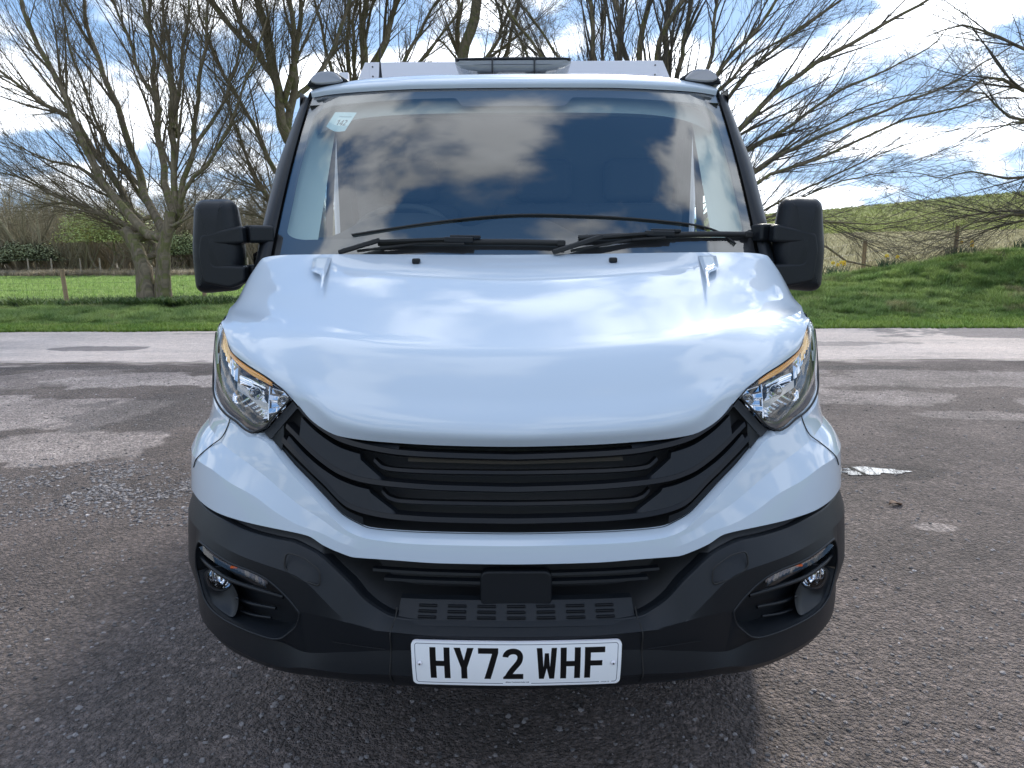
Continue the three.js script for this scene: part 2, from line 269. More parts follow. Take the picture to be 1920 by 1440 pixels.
// --- black bumper
{
  const bt = bumperTop, ledge = s => { const b = bt(s), w = whiteBottom(s); return [b[0] + .004, Math.min(b[1], w[1]) - .09]; };
  const top = full([ledge, off(bt, .006, -.010), off(bt, .003, -.002), bt, bandLow], 1.4, .008, 3);
  const inFog = s => s > .548 && s < .944;
  const fT = s => inFog(s) ? fogTop(s) : [.63, .045], fL = s => inFog(s) ? fogLow(s) : [.63, .045];
  const mid = s => s < .30 ? .036 : .045;
  const low1 = full([bandLow, s => inFog(s) ? fT(s) : [mix(.60, .63, sstep(.3, .547, s)) - (s < .45 ? .03 * (1 - s / .45) : 0), .03 + .015 * sstep(.3, .5, s)]], 1.4, .004, 3);
  const low2 = full([s => inFog(s) ? fL(s) : [mix(.60, .63, sstep(.3, .547, s)) - (s < .45 ? .03 * (1 - s / .45) : 0), .03 + .015 * sstep(.3, .5, s)], s => { const l = lipTop(s), f = fL(s); return [inFog(s) ? Math.min(l[0], f[0] - .006) : l[0], l[1]]; }, lipLow, off(lipLow, -.012, -.006), bumperLow, off(bumperLow, -.006, -.08)], 1.4, .004, 3);
  const bumper = part('bumper', join([top, low1, low2]), M.black_plastic, van);
  // splits between the centre section and the corners
  for (const m of [1, -1]) {
    sub('bumper_joint', tubeGeo([[.307, .638, -.006], [.311, .612, .002], [.315, .592, .033], [.318, .54, .0235], [.322, .48, .036], [.322, .43, .012]].map(p => { const q = S(p[0], p[1], p[2]); return [q[0] * m, q[1], q[2]]; }), .0020, 5, 30), M.rubber, bumper);
    const tc = roundPoly([[.576, .774], [.53, .768], [.486, .741], [.486, .702], [.552, .716], [.584, .734]], .014).map(p => { const q = S(p[0], p[1], .0455 + .002 * sstep(.72, .78, p[1]) + .0015); return [q[0] * m, q[1], q[2]]; });
    const tv = tc.map(p => V(...p)), crv = new THREE.CatmullRomCurve3(tv, true);
    sub('tow_eye_cover', new THREE.TubeGeometry(crv, 80, .0024, 4, true), M.rubber, bumper);
    for (const [a, b, y0, y1] of [[.33, .47, .547, .555], [.33, .50, .455, .458]]) sub('step_line', tubeGeo([[a, y0], [(a + b) / 2, (y0 + y1) / 2], [b, y1]].map(p => { const q = S(p[0], p[1], .0325); return [q[0] * m, q[1], q[2]]; }), .001, 4, 20), M.satin_bar, bumper);
  }
  // fog lamp recesses
  for (const m of [1, -1]) {
    const X = g => m > 0 ? g : mirrorX(g);
    const rec = half([s => [fogTop(s)[0], .045], s => [Math.max(fogLow(s)[0], fogTop(s)[0] - .012), .0], s => [Math.min(fogTop(s)[0], fogLow(s)[0] + .014), -.015], s => [fogLow(s)[0], .042]], .548, .944, .006, 3);
    const pod = sub('fog_lamp_surround', [X(join(rec))], M.black_plastic, bumper);
    { const rim = []; for (let i = 0; i <= 40; i++) { const q = mix(.549, .943, i / 40); rim.push(S(q, fogTop(q)[0], .0445)); } for (let i = 39; i > 0; i--) { const q = mix(.549, .943, i / 40); rim.push(S(q, fogLow(q)[0], .0425)); } const tg = new THREE.TubeGeometry(new THREE.CatmullRomCurve3(rim.map(p => V(...p)), true), 160, .0032, 6, true); sub('recess_edge', X(tg), M.black_plastic, bumper); }
    // daytime light strip along the top of the recess
    const dT = C([[.638, .674], [.66, .695], [.699, .706], [.746, .706], [.814, .708], [.86, .714], [.92, .727]]), dL = C([[.638, .674], [.668, .672], [.701, .678], [.748, .685], [.815, .691], [.877, .697], [.92, .704]]);
    const lens = join(half([s => [dT(s)[0], .036], s => [(dT(s)[0] + dL(s)[0]) / 2, .042], s => [dL(s)[0], .036]], .639, .919, .006, 3));
    sub('indicator_strip', X(lens), M.clear_lens, bumper);
    sub('indicator_reflector', X(join(half([s => [dT(s)[0] - .003, .024 + .006 * Math.abs(Math.sin(s * 260))], s => [dL(s)[0] + .003, .018 + .006 * Math.abs(Math.sin(s * 260))]], .645, .90, .0015, 3))), M.chrome, bumper);
    { const q = S(.757, .704, .034); sub('side_reflector', [box(.02, .007, .008, q[0] * m, q[1], q[2], .003)], M.orange_dot, bumper); }
    // bar dividing the recess, slats beneath
    const rod = (pts, w, n) => sub(n, tubeGeo(pts.map(p => { const q = S(p[0], p[1], p[2]); return [q[0] * m, q[1], q[2]]; }), w, 6, 30), M.black_plastic, bumper);
    rod([[.955, .68, .03], [.876, .676, .034], [.786, .666, .034], [.687, .66, .03], [.605, .652, .026]], .006, 'trim_bar');
    rod([[.785, .605, .012], [.72, .607, .016], [.64, .61, .014]], .005, 'slat');
    rod([[.77, .573, .012], [.72, .575, .014], [.66, .58, .012]], .004, 'slat');
    // round fog lamp in its pod
    const c = S(.862, .638, .012), cx = c[0], cy = c[1], cz = c[2];
    const outer = [[.790, .668], [.752, .635], [.752, .60], [.776, .558], [.822, .560], [.884, .568], [.928, .592], [.938, .63], [.878, .668], [.835, .675]].map(p => S(p[0], p[1], .032)), O = soften(outer, 2);
    const podG = grid(O.length, 6, (u, v) => { const a = O[Math.round(u * O.length) % O.length], th = Math.atan2(a[1] - cy, a[0] - cx), r = .034; const b = [cx + r * Math.cos(th), cy + r * Math.sin(th), cz + .004]; const t = v; return [mix(a[0], b[0], t), mix(a[1], b[1], t), mix(a[2], b[2], t ** .7) - .006 * Math.sin(Math.PI * t)]; });
    sub('fog_lamp_pod', [X(podG)], M.black_plastic, bumper);
    const bowl = new THREE.SphereGeometry(.04, 24, 10, 0, Math.PI * 2, 0, 1.0); bowl.rotateX(-Math.PI / 2); bowl.translate(cx, cy, cz + .012);
    const glass = new THREE.SphereGeometry(.075, 28, 8, 0, Math.PI * 2, 0, .47); glass.rotateX(Math.PI / 2); glass.translate(cx, cy, cz - .057);
    const fl = new THREE.Group(); fl.name = 'fog_lamp'; van.add(fl);
    sub('lamp_reflector', [X(bowl)], M.chrome, fl); sub('lamp_glass', [X(glass)], M.clear_lens, fl);
    const ribs = []; for (let k = -2; k <= 2; k++) ribs.push(box(.004, .03, .008, cx + k * .011, cy + .004, cz - .006, .001)); sub('lamp_ribs', ribs.map(X), M.chrome, fl);
    const ring = new THREE.TorusGeometry(.034, .003, 8, 32); ring.translate(cx, cy, cz + .003); sub('lamp_ring', [X(ring)], M.black_plastic, fl);
  }
}

// --- lower intake behind the bumper step
{
  const back = full([off(whiteBottom, .012, -.03), s => { const w = whiteBottom(s); return [w[0] - .01, s < .5 ? -.14 : -.03]; }, s => { const b = bumperTop(s); return [Math.max(b[0] + .03, .62), s < .5 ? -.14 : -.02]; }, s => { const b = bumperTop(s); return [b[0] + .005, s < .5 ? -.03 : -.0]; }], 1.0, .01, 4);
  const lg = part('lower_intake', back, M.moulded_plastic, van);
  for (const [y, w, b] of [[.717, .38, .40], [.694, .35, .37]]) sub('slat', full([s => [y + .006 + s * .012, -.05], s => [y + .003 + s * .012, -.035], s => [y - .004 + s * .012, -.034], s => [y - .008 + s * .012, -.06]], w, .01, 1), M.black_plastic, lg);
  // sloping step with seven groups of vent bars
  const step = full([s => [.655, -.05], s => [.650, -.034], s => [.612, -.001], s => [.603, .012]], .305, .01, 2); sub('step_plate', step, M.black_plastic, lg);
  for (let k = -3; k <= 3; k++) for (let j = 0; j < 3; j++) { const s = k * .0765, y = .6395 - j * .0105, o = -.026 + j * .0095; const a = S(s - .024, y, o + .003), b = S(s + .024, y, o + .003); sub('vent_bar', bar(a, b, .0075, .005, .0015), M.satin_bar, lg); }
  // square sensor cover
  const rc = roundPoly([[-.088, .632], [.088, .632], [.088, .728], [-.088, .728]], .022); const q = S(0, .68, 0); sub('sensor_cover', extrude(rc, .03, q[2] - .058, .006), M.black_plastic, lg);
}

// --- number plate
{
  const W = 1560, H = 336, cv = document.createElement('canvas'); cv.width = W; cv.height = H; const c = cv.getContext('2d'), k = 3;
  c.fillStyle = '#eef0f2'; c.fillRect(0, 0, W, H); c.scale(k, k);
  c.strokeStyle = '#1b2340'; c.lineWidth = 1.3; c.beginPath(); c.moveTo(226, 105.5); c.lineTo(15, 105.5); c.arcTo(9, 105.5, 9, 99, 6); c.lineTo(9, 12); c.arcTo(9, 6, 15, 6, 6); c.lineTo(505, 6); c.arcTo(511, 6, 511, 12, 6); c.lineTo(511, 99); c.arcTo(511, 105.5, 505, 105.5, 6); c.lineTo(499, 105.5); c.stroke(); c.beginPath(); c.moveTo(297, 105.5); c.lineTo(468, 105.5); c.stroke();
  c.fillStyle = '#08080a'; const T = 15, top = 15, hh = 78;
  const poly = (x, pts) => { c.beginPath(); pts.forEach((p, i) => c[i ? 'lineTo' : 'moveTo'](x + p[0], top + p[1])); c.closePath(); c.fill(); };
  const rect = (x, a, b, w, h) => c.fillRect(x + a, top + b, w, h);
  const letterH = x => { rect(x, 0, 0, T, hh); rect(x, 50 - T, 0, T, hh); rect(x, T - 1, 33, 52 - 2 * T, 13); };
  letterH(45);
  poly(105, [[0, 0], [16, 0], [25, 31], [34, 0], [50, 0], [32.5, 49], [32.5, hh], [17.5, hh], [17.5, 49]]);
  poly(165.7, [[0, 0], [50, 0], [50, 12], [30, hh], [14, hh], [34.5, 14], [0, 14]]);
  c.save(); c.lineWidth = T - 1; c.strokeStyle = '#08080a'; c.lineJoin = 'miter'; c.beginPath(); const x2 = 227; c.moveTo(x2 + 6, top + 22); c.bezierCurveTo(x2 + 8, top + 4, x2 + 42, top + 2, x2 + 42.5, top + 22); c.bezierCurveTo(x2 + 42.5, top + 38, x2 + 26, top + 44, x2 + 12, top + 70); c.stroke(); c.restore(); poly(x2, [[0, hh], [0, hh - 5], [12, hh - 16], [22, hh - 14], [50, hh - 14], [50, hh]]);
  poly(310, [[0, 0], [13.5, 0], [17, 48], [20, 13], [30, 13], [33, 48], [36.5, 0], [50, 0], [44, hh], [32, hh], [25, 50], [18, hh], [6, hh]]);
  letterH(369);
  rect(429.5, 0, 0, T, hh); rect(429.5, 0, 0, 50, 14); rect(429.5, T - 1, 33, 30, 13);
  c.font = 'bold 5.4px sans-serif'; c.textAlign = 'center'; c.fillStyle = '#20263a'; c.fillText('Allen Commercials Ltd', 262, 104); c.font = 'bold 3.4px sans-serif'; c.fillText('CUSTOM LTD', 483, 107);
  const t = new THREE.CanvasTexture(cv); t.colorSpace = THREE.SRGBColorSpace; t.anisotropy = 8;
  M.plate = new THREE.MeshStandardMaterial({ map: t, roughness: 0.35, side: THREE.DoubleSide, name: 'plate' });
  const hw = .262, y0 = .466, y1 = .578, r = .012;
  const edge = s => { const a = Math.abs(s) - (hw - r); return a > 0 ? r - Math.sqrt(Math.max(0, r * r - a * a)) : 0; };
  const cols = []; for (let i = 0; i <= 12; i++) cols.push(-hw + r * (1 - Math.cos(i / 12 * Math.PI / 2))); for (let i = 1; i <= 40; i++) cols.push(mix(-hw + r, hw - r, i / 40)); for (let i = 1; i <= 12; i++) cols.push(hw - r + r * Math.sin(i / 12 * Math.PI / 2));
  const n = cols.length - 1, g = grid(n, 6, (u, v) => { const s = cols[Math.round(u * n)], e = edge(s), y = mix(y0 + e, y1 - e, v); return S(s, y, .039); });
  const uv = g.attributes.uv; for (let j = 0; j <= 6; j++) for (let i = 0; i <= n; i++) { const s = cols[i], e = edge(s), y = mix(y0 + e, y1 - e, j / 6); uv.setXY(j * (n + 1) + i, (s + hw) / (2 * hw), (y - y0) / (y1 - y0)); }
  const plate = part('number_plate', g, M.plate, van, 'white number plate with black letters and digits');
  const rim = []; for (const j of [0, 1]) for (let i = 0; i <= n; i++) { } const O = []; for (let i = 0; i <= n; i++) O.push([cols[i], y1 - edge(cols[i])]); for (let i = n; i >= 0; i--) O.push([cols[i], y0 + edge(cols[i])]); O.push(O[0]);
  sub('plate_edge', grid(O.length - 1, 1, (u, v) => { const p = O[Math.round(u * (O.length - 1))]; return S(p[0], p[1], .039 - v * .008); }), M.panel_white, plate);
  for (const s of [-.242, .242]) { const q = S(s, .524, .0395), cap = new THREE.SphereGeometry(.0062, 14, 8, 0, 7, 0, 1.4); cap.rotateX(Math.PI / 2); cap.translate(...q); sub('screw_cap', cap, M.panel_white, plate); const d = new THREE.CylinderGeometry(.0022, .0022, .002, 8); d.rotateX(Math.PI / 2); d.translate(q[0], q[1], q[2] + .0062); sub('screw', d, M.steel_dark, plate); }
}

// --- grille
{
  const gTop = s => s <= .624 ? bonnetFront(s) : lampBottom(s);
  const backing = full([s => [gTop(s)[0] + .004, -.02], s => [gTop(s)[0] - .002, s < .55 ? -.13 : -.05], s => [Math.min(gTop(s)[0] - .002, grilleBottom(s)[0] + .012), s < .55 ? -.13 : -.05], s => [Math.min(gTop(s)[0], grilleBottom(s)[0] - .001), -.024]], .735, .006, 4);
  const grille = part('grille', backing, M.moulded_plastic, van);
  const b1 = C([[0, 1.009], [.191, 1.013], [.299, 1.017], [.392, 1.027], [.47, 1.042], [.53, 1.066], [.581, 1.097], [.612, 1.121]]);
  const b2 = C([[0, .933], [.187, .936], [.327, .942], [.399, .949], [.459, .964], [.518, .991], [.585, 1.028], [.651, 1.069]]);
  const b3 = C([[0, .858], [.187, .86], [.31, .864], [.381, .872], [.435, .886], [.511, .942], [.572, .984], [.657, 1.033]]);
  const ends = [.606, .645, .655];
  [b1, b2, b3].forEach((b, i) => sub('grille_bar', full([off(b, .013, -.04), off(b, .0065, -.016), off(b, .0055, -.013), off(b, -.006, -.009), off(b, -.0075, -.012), off(b, -.011, -.045)], ends[i], .006, 1), M.satin_bar, grille));
  const t1 = C([[0, .971], [.189, .972], [.318, .975], [.35, .979], [.379, .997]]), t2 = C([[0, .897], [.188, .898], [.301, .9], [.333, .907], [.352, .923]]);
  for (const [t, e] of [[t1, .379], [t2, .352]]) sub('grille_slat', full([off(t, .007, -.05), off(t, .004, -.03), off(t, -.004, -.027), off(t, -.008, -.05)], e, .006, 1), M.satin_bar, grille);
  sub('radiator_bar', full([s => [.999 + s * .02, -.082], s => [.989 + s * .02, -.08]], .30, .01, 1), std('radiator', [.10, .085, .065], .5, { metalness: .4 }), grille);
  // solid infill between the bars at the sides
  const d1 = s => .945 + (s - .336) / (.392 - .336) * .038, d2 = s => .871 + (s - .307) / (.364 - .307) * .037;
  const inf = (up, lo, d, a, b) => { const T = s => Math.min(up(s)[0] - .021, s < a + .075 ? d(s) : 9); return half([s => [T(s) + .004, -.04], s => [T(s), -.018], s => [Math.min(T(s), lo(s)[0] + .006), -.012]], a, b, .005, 3); };
  for (const m of [1, -1]) {
    const X = gs => m > 0 ? join(gs) : mirrorX(join(gs));
    sub('grille_infill', X(inf(b1, b2, d1, .337, .60)), M.black_plastic, grille); sub('grille_infill', X(inf(b2, b3, d2, .308, .64)), M.black_plastic, grille);
    // upper wedge above the first bar, lower strip beneath the third and the plain end by the headlamp
    sub('grille_infill', X(half([s => [gTop(s)[0] - .004, -.022], s => [Math.max(gTop(s)[0] - .03, b1(s)[0] + .007), -.015], s => [b1(s)[0] + .006, -.013]], .31, .61, .006, 2)), M.black_plastic, grille);
    sub('grille_infill', X(half([s => [b3(s)[0] - .018, -.02], s => [Math.min(b3(s)[0] - .018, grilleBottom(s)[0] + .002), -.024]], .40, .66, .006, 2)), M.black_plastic, grille);
    const endTop = s => [gTop(s)[0] - .003, -.010], slant = s => 1.128 - (s - .588) * .95;
    sub('grille_end', X(half([endTop, s => [Math.min(gTop(s)[0] - .003, Math.max(grilleBottom(s)[0], slant(s))), -.008]], .588, .733, .004, 3)), M.black_plastic, grille);
    sub('grille_end', X(half([s => [Math.min(gTop(s)[0] - .003, Math.max(grilleBottom(s)[0], slant(s)), 1.07), -.010], s => [Math.min(gTop(s)[0] - .003, grilleBottom(s)[0]), -.016]], .652, .733, .004, 3)), M.black_plastic, grille);
  }
}

// --- headlights
for (const m of [1, -1]) {
  const X = g => m > 0 ? g : mirrorX(g), hl = new THREE.Group(); hl.name = 'headlight'; van.add(hl);
  const a = .626, b = 1.138, L = (s, t, o) => { const y0 = lampBottom(s)[0], y1 = lampTop(s)[0]; return S(s, mix(y0, y1, t), o); };
  const g4 = (sa, sb, ta, tb, f, nu = 60, nv = 30) => X(grid(nu, nv, (u, v) => { const s = mix(sa, sb, u), t = mix(ta, tb, v); return L(s, t, f(u, v, s, t)); }));
  sub('lens', g4(a, b, 0, 1, (u, v) => -.008 + .014 * Math.pow(Math.sin(Math.PI * clamp(v, .0, 1)), .3) * Math.pow(Math.sin(Math.PI * clamp(u, 0, 1)), .25), 90, 30), M.clear_lens, hl);
  sub('housing', g4(a, b, 0, 1, (u, v) => -.012 - .075 * (1 - Math.pow(Math.abs(2 * v - 1), 6)) * (1 - Math.pow(Math.abs(2 * u - 1), 8)), 70, 30), M.gloss_black, hl);
  // sloping bezel along the lower edge
  sub('bezel', g4(.665, 1.10, .02, .26, (u, v) => -.006 - .035 * v - .004 * Math.sin(v * 9), 50, 10), std('bezel', [.06, .046, .036], .18, { metalness: .35 }), hl);
  // main reflector: a faceted bowl; its lower half ribbed
  sub('reflector', g4(.715, .90, .22, .84, (u, v) => { const x = 2 * u - 1, y = 2 * v - 1, r2 = Math.min(1, .75 * x * x + .6 * y * y); const rib = v < .42 ? .0016 * Math.sin(u * 70) : .006 * Math.abs(((u * 4) % 1) - .5) + .005 * Math.abs(((v * 5) % 1) - .5); return -.018 - .085 * (1 - r2) + rib; }, 90, 50), M.chrome, hl);
  sub('shade', g4(.725, .90, .40, .52, (u, v) => -.028 - .012 * Math.sin(Math.PI * u), 30, 6), M.dull_chrome, hl);
  sub('inner_reflector', g4(.645, .705, .12, .86, (u, v) => -.016 - .024 * Math.sin(Math.PI * u) + .009 * (Math.floor(v * 5) % 2), 20, 40), M.chrome, hl);
  const dv = [.16, .35, .6, .85].map(t => { const q = L(.71, t, -.012); return [q[0], q[1], q[2]]; }); sub('reflector_rim', X(tubeGeo(dv, .0022, 6, 16)), M.chrome, hl);
  { const q = L(.80, .60, -.035), bulb = new THREE.CylinderGeometry(.009, .009, .05, 14); bulb.rotateX(Math.PI / 2); bulb.translate(...q); const tip = new THREE.SphereGeometry(.0092, 14, 10); tip.translate(q[0], q[1], q[2] + .025); sub('bulb', [X(bulb), X(tip)], M.dull_chrome, hl); const rg = new THREE.TorusGeometry(.016, .0025, 8, 24); rg.translate(q[0], q[1], q[2] + .004); sub('bulb_ring', X(rg), M.chrome, hl); }
  { const q = L(.675, .55, -.03), r2 = new THREE.TorusGeometry(.012, .004, 8, 20); r2.translate(...q); sub('bulb_ring', X(r2), M.dull_chrome, hl); }
  // amber indicator along the upper edge and round the corner
  sub('indicator', g4(.70, 1.07, .885, .99, (u, v) => -.010 - .004 * Math.sin(v * 18), 60, 12), M.amber, hl);
  sub('indicator_tip', g4(.93, 1.07, .66, .95, (u, v) => -.014 - .003 * Math.sin(u * 40), 40, 16), M.amber, hl);
  sub('corner_reflector', g4(.885, 1.0, .56, .84, (u, v) => -.018 - .008 * Math.abs(((u * 4) % 1) - .5), 40, 16), M.chrome, hl);
  const gasket = []; for (let i = 0; i <= 40; i++) gasket.push(L(mix(a, b, i / 40), 0, .002)); sub('gasket', X(tubeGeo(gasket, .003, 5, 80)), M.rubber, hl);
  const gask2 = []; for (let i = 0; i <= 40; i++) gask2.push(L(mix(a, b, i / 40), 1, -.006)); sub('gasket', X(tubeGeo(gask2, .002, 5, 80)), M.rubber, hl);
}
// --- windscreen: a surface a in [-1, 1] across, b in [0, 1] bottom to top
const wbY = pchip([-.376, 0, .376, .64, .781, .857], [1.495, 1.493, 1.495, 1.496, 1.495, 1.493]), wbZ = pchip([-.376, 0, .376, .64, .781, .857], [-.91, -.90, -.91, -.94, -.975, -1.0]);
const wtY = pchip([-.347, 0, .347, .608, .745, .827], [2.134, 2.134, 2.134, 2.130, 2.126, 2.12]), wtZ = pchip([-.347, 0, .347, .608, .745, .827], [-1.43, -1.42, -1.43, -1.46, -1.49, -1.52]);
function WS(a, b, o = 0) {
  const t = Math.abs(a), x = a * mix(.857, .827, b), k = .022 * 4 * b * (1 - b) + o;
  return [x + Math.sign(a) * .3 * o * t ** 3, mix(wbY(t * .857), wtY(t * .827), b) + k * .62, mix(wbZ(t * .857), wtZ(t * .827), b) + k * .78];
}
{
  const ws = part('windscreen', grid(60, 40, (u, v) => WS(u * 2 - 1, mix(-.05, 1, v), 0)), M.screen_glass, van);
  // black ceramic border with the notch for the mirror mount
  const aIn = .962, cols = [];
  const half_ = []; for (let i = 0; i <= 30; i++) half_.push(i / 30 * .20); half_.push(.205, .21, .22, .23, .24, .25, .26, .265, .27); for (let i = 0; i <= 26; i++) half_.push(mix(.28, .86, i / 26)); for (let i = 1; i <= 16; i++) half_.push(.86 + (aIn - .86) * Math.sin(i / 16 * Math.PI / 2)); half_.push(aIn + .0004, .98, 1);
  for (const a of [...half_].reverse()) cols.push(-a); for (const a of half_.slice(1)) cols.push(a);
  const n = cols.length - 1;
  const arc = a => { const t = (a - .86) / (aIn - .86); return t <= 0 ? 0 : 1 - Math.sqrt(Math.max(0, 1 - t * t)); };
  const top = a => { a = Math.abs(a); if (a > aIn) return .45; const s = .935 - .02 * (a / .9) ** 2 - .085 * arc(a); return Math.min(s, mix(.868, s, sstep(.232, .285, a))); };
  const low = a => { a = Math.abs(a); if (a > aIn) return .45; return .075 + .055 * arc(a) + (a > .55 ? -.004 : 0); };
  const F = -.004;
  const g1 = grid(n, 12, (u, v) => { const a = cols[Math.round(u * n)]; return WS(a, mix(-.05, low(a), v), F); });
  const g2 = grid(n, 12, (u, v) => { const a = cols[Math.round(u * n)]; return WS(a, mix(top(a), 1, v), F); });
  part('windscreen_border', [g1, g2], M.frit, ws);
  // thin dark tube arching across the foot of the glass
  part('screen_arc', tubeGeo([[-.57, .085], [-.48, .105], [-.24, .155], [0, .185], [.27, .175], [.5, .15], [.66, .12], [.73, .085], [.78, .03]].map(p => WS(p[0] / .857, p[1], .005)), .0042, 6, 70), M.rubber, ws);
  // numbered sticker inside the top corner
  const cv = document.createElement('canvas'); cv.width = 256; cv.height = 200; const c = cv.getContext('2d'); c.fillStyle = '#a9c4c9'; c.fillRect(0, 0, 256, 200); c.fillStyle = '#8fb3bd'; c.fillRect(0, 140, 256, 60); c.fillStyle = '#c3d3d6'; c.fillRect(70, 62, 178, 80); c.fillStyle = '#14323c'; c.font = 'bold 78px sans-serif'; c.textAlign = 'center'; c.fillText('142', 150, 138); c.fillStyle = '#5f8391'; c.fillRect(80, 44, 150, 8);
  const t = new THREE.CanvasTexture(cv); t.colorSpace = THREE.SRGBColorSpace;
  const Q = [[-.738, .765], [-.655, .722], [-.62, .853], [-.712, .868]];
  part('sticker', grid(8, 8, (u, v) => { const x = mix(mix(Q[0][0], Q[1][0], u), mix(Q[3][0], Q[2][0], u), v), b = mix(mix(Q[0][1], Q[1][1], u), mix(Q[3][1], Q[2][1], u), v) - .02 * Math.sin(Math.PI * u) * (1 - v); return WS(x / mix(.857, .827, b), b, -.008); }), new THREE.MeshStandardMaterial({ map: t, roughness: .5, side: THREE.DoubleSide, name: 'sticker' }), ws, 'pale sticker printed 142');
  // wipers: arm, carrier and blade
  const at = (x, y, o) => [x, y, WS(x / .85, (y - 1.493) / .637, 0)[2] + o];
  const wiper = (pv, kn, cr, b0, b1) => {
    const w = new THREE.Group(); w.name = 'wiper'; van.add(w);
    sub('wiper_arm', [bar(at(...pv, .045), at(...kn, .05), .03, .016, .005), bar(at(kn[0] - .012, kn[1] - .004, .05), at(...cr, .045), .014, .010, .003)], M.rubber, w);
    sub('wiper_link', [bar(at(pv[0] + .06, pv[1] + .004, .03), at((kn[0] + cr[0]) / 2, kn[1] - .012, .03), .009, .009, .003), bar(at((kn[0] + cr[0]) / 2, kn[1] - .012, .03), at(cr[0] + .02, cr[1] - .018, .035), .009, .009, .003)], M.rubber, w);
    sub('wiper_carrier', [bar(at(cr[0] - .05, cr[1] - .004, .035), at(cr[0] + .05, cr[1] - .006, .035), .03, .02, .005), bar(at(cr[0] - .03, cr[1] + .006, .04), at(cr[0] + .075, cr[1] + .004, .04), .018, .012, .004)], M.black_plastic, w);
    const mid = [(b0[0] + b1[0]) / 2, (b0[1] + b1[1]) / 2 + .004];
    const bl = tubeGeo([b0, [mix(b0[0], mid[0], .5), mix(b0[1], mid[1], .5) + .002], mid, [mix(b1[0], mid[0], .5), mix(b1[1], mid[1], .5) + .002], b1].map(p => at(p[0], p[1], .022)), .010, 8, 40);
    sub('wiper_blade', [bl, bar(at(b1[0] - .02, b1[1], .022), at(b1[0] + .008, b1[1] - .001, .022), .024, .022, .005)], M.rubber, w);
  };
  wiper([-.60, 1.497], [-.46, 1.538], [-.19, 1.542], [-.47, 1.528], [.166, 1.524]);
  wiper([.13, 1.494], [.30, 1.547], [.50, 1.560], [.22, 1.541], [.835, 1.552]);
}

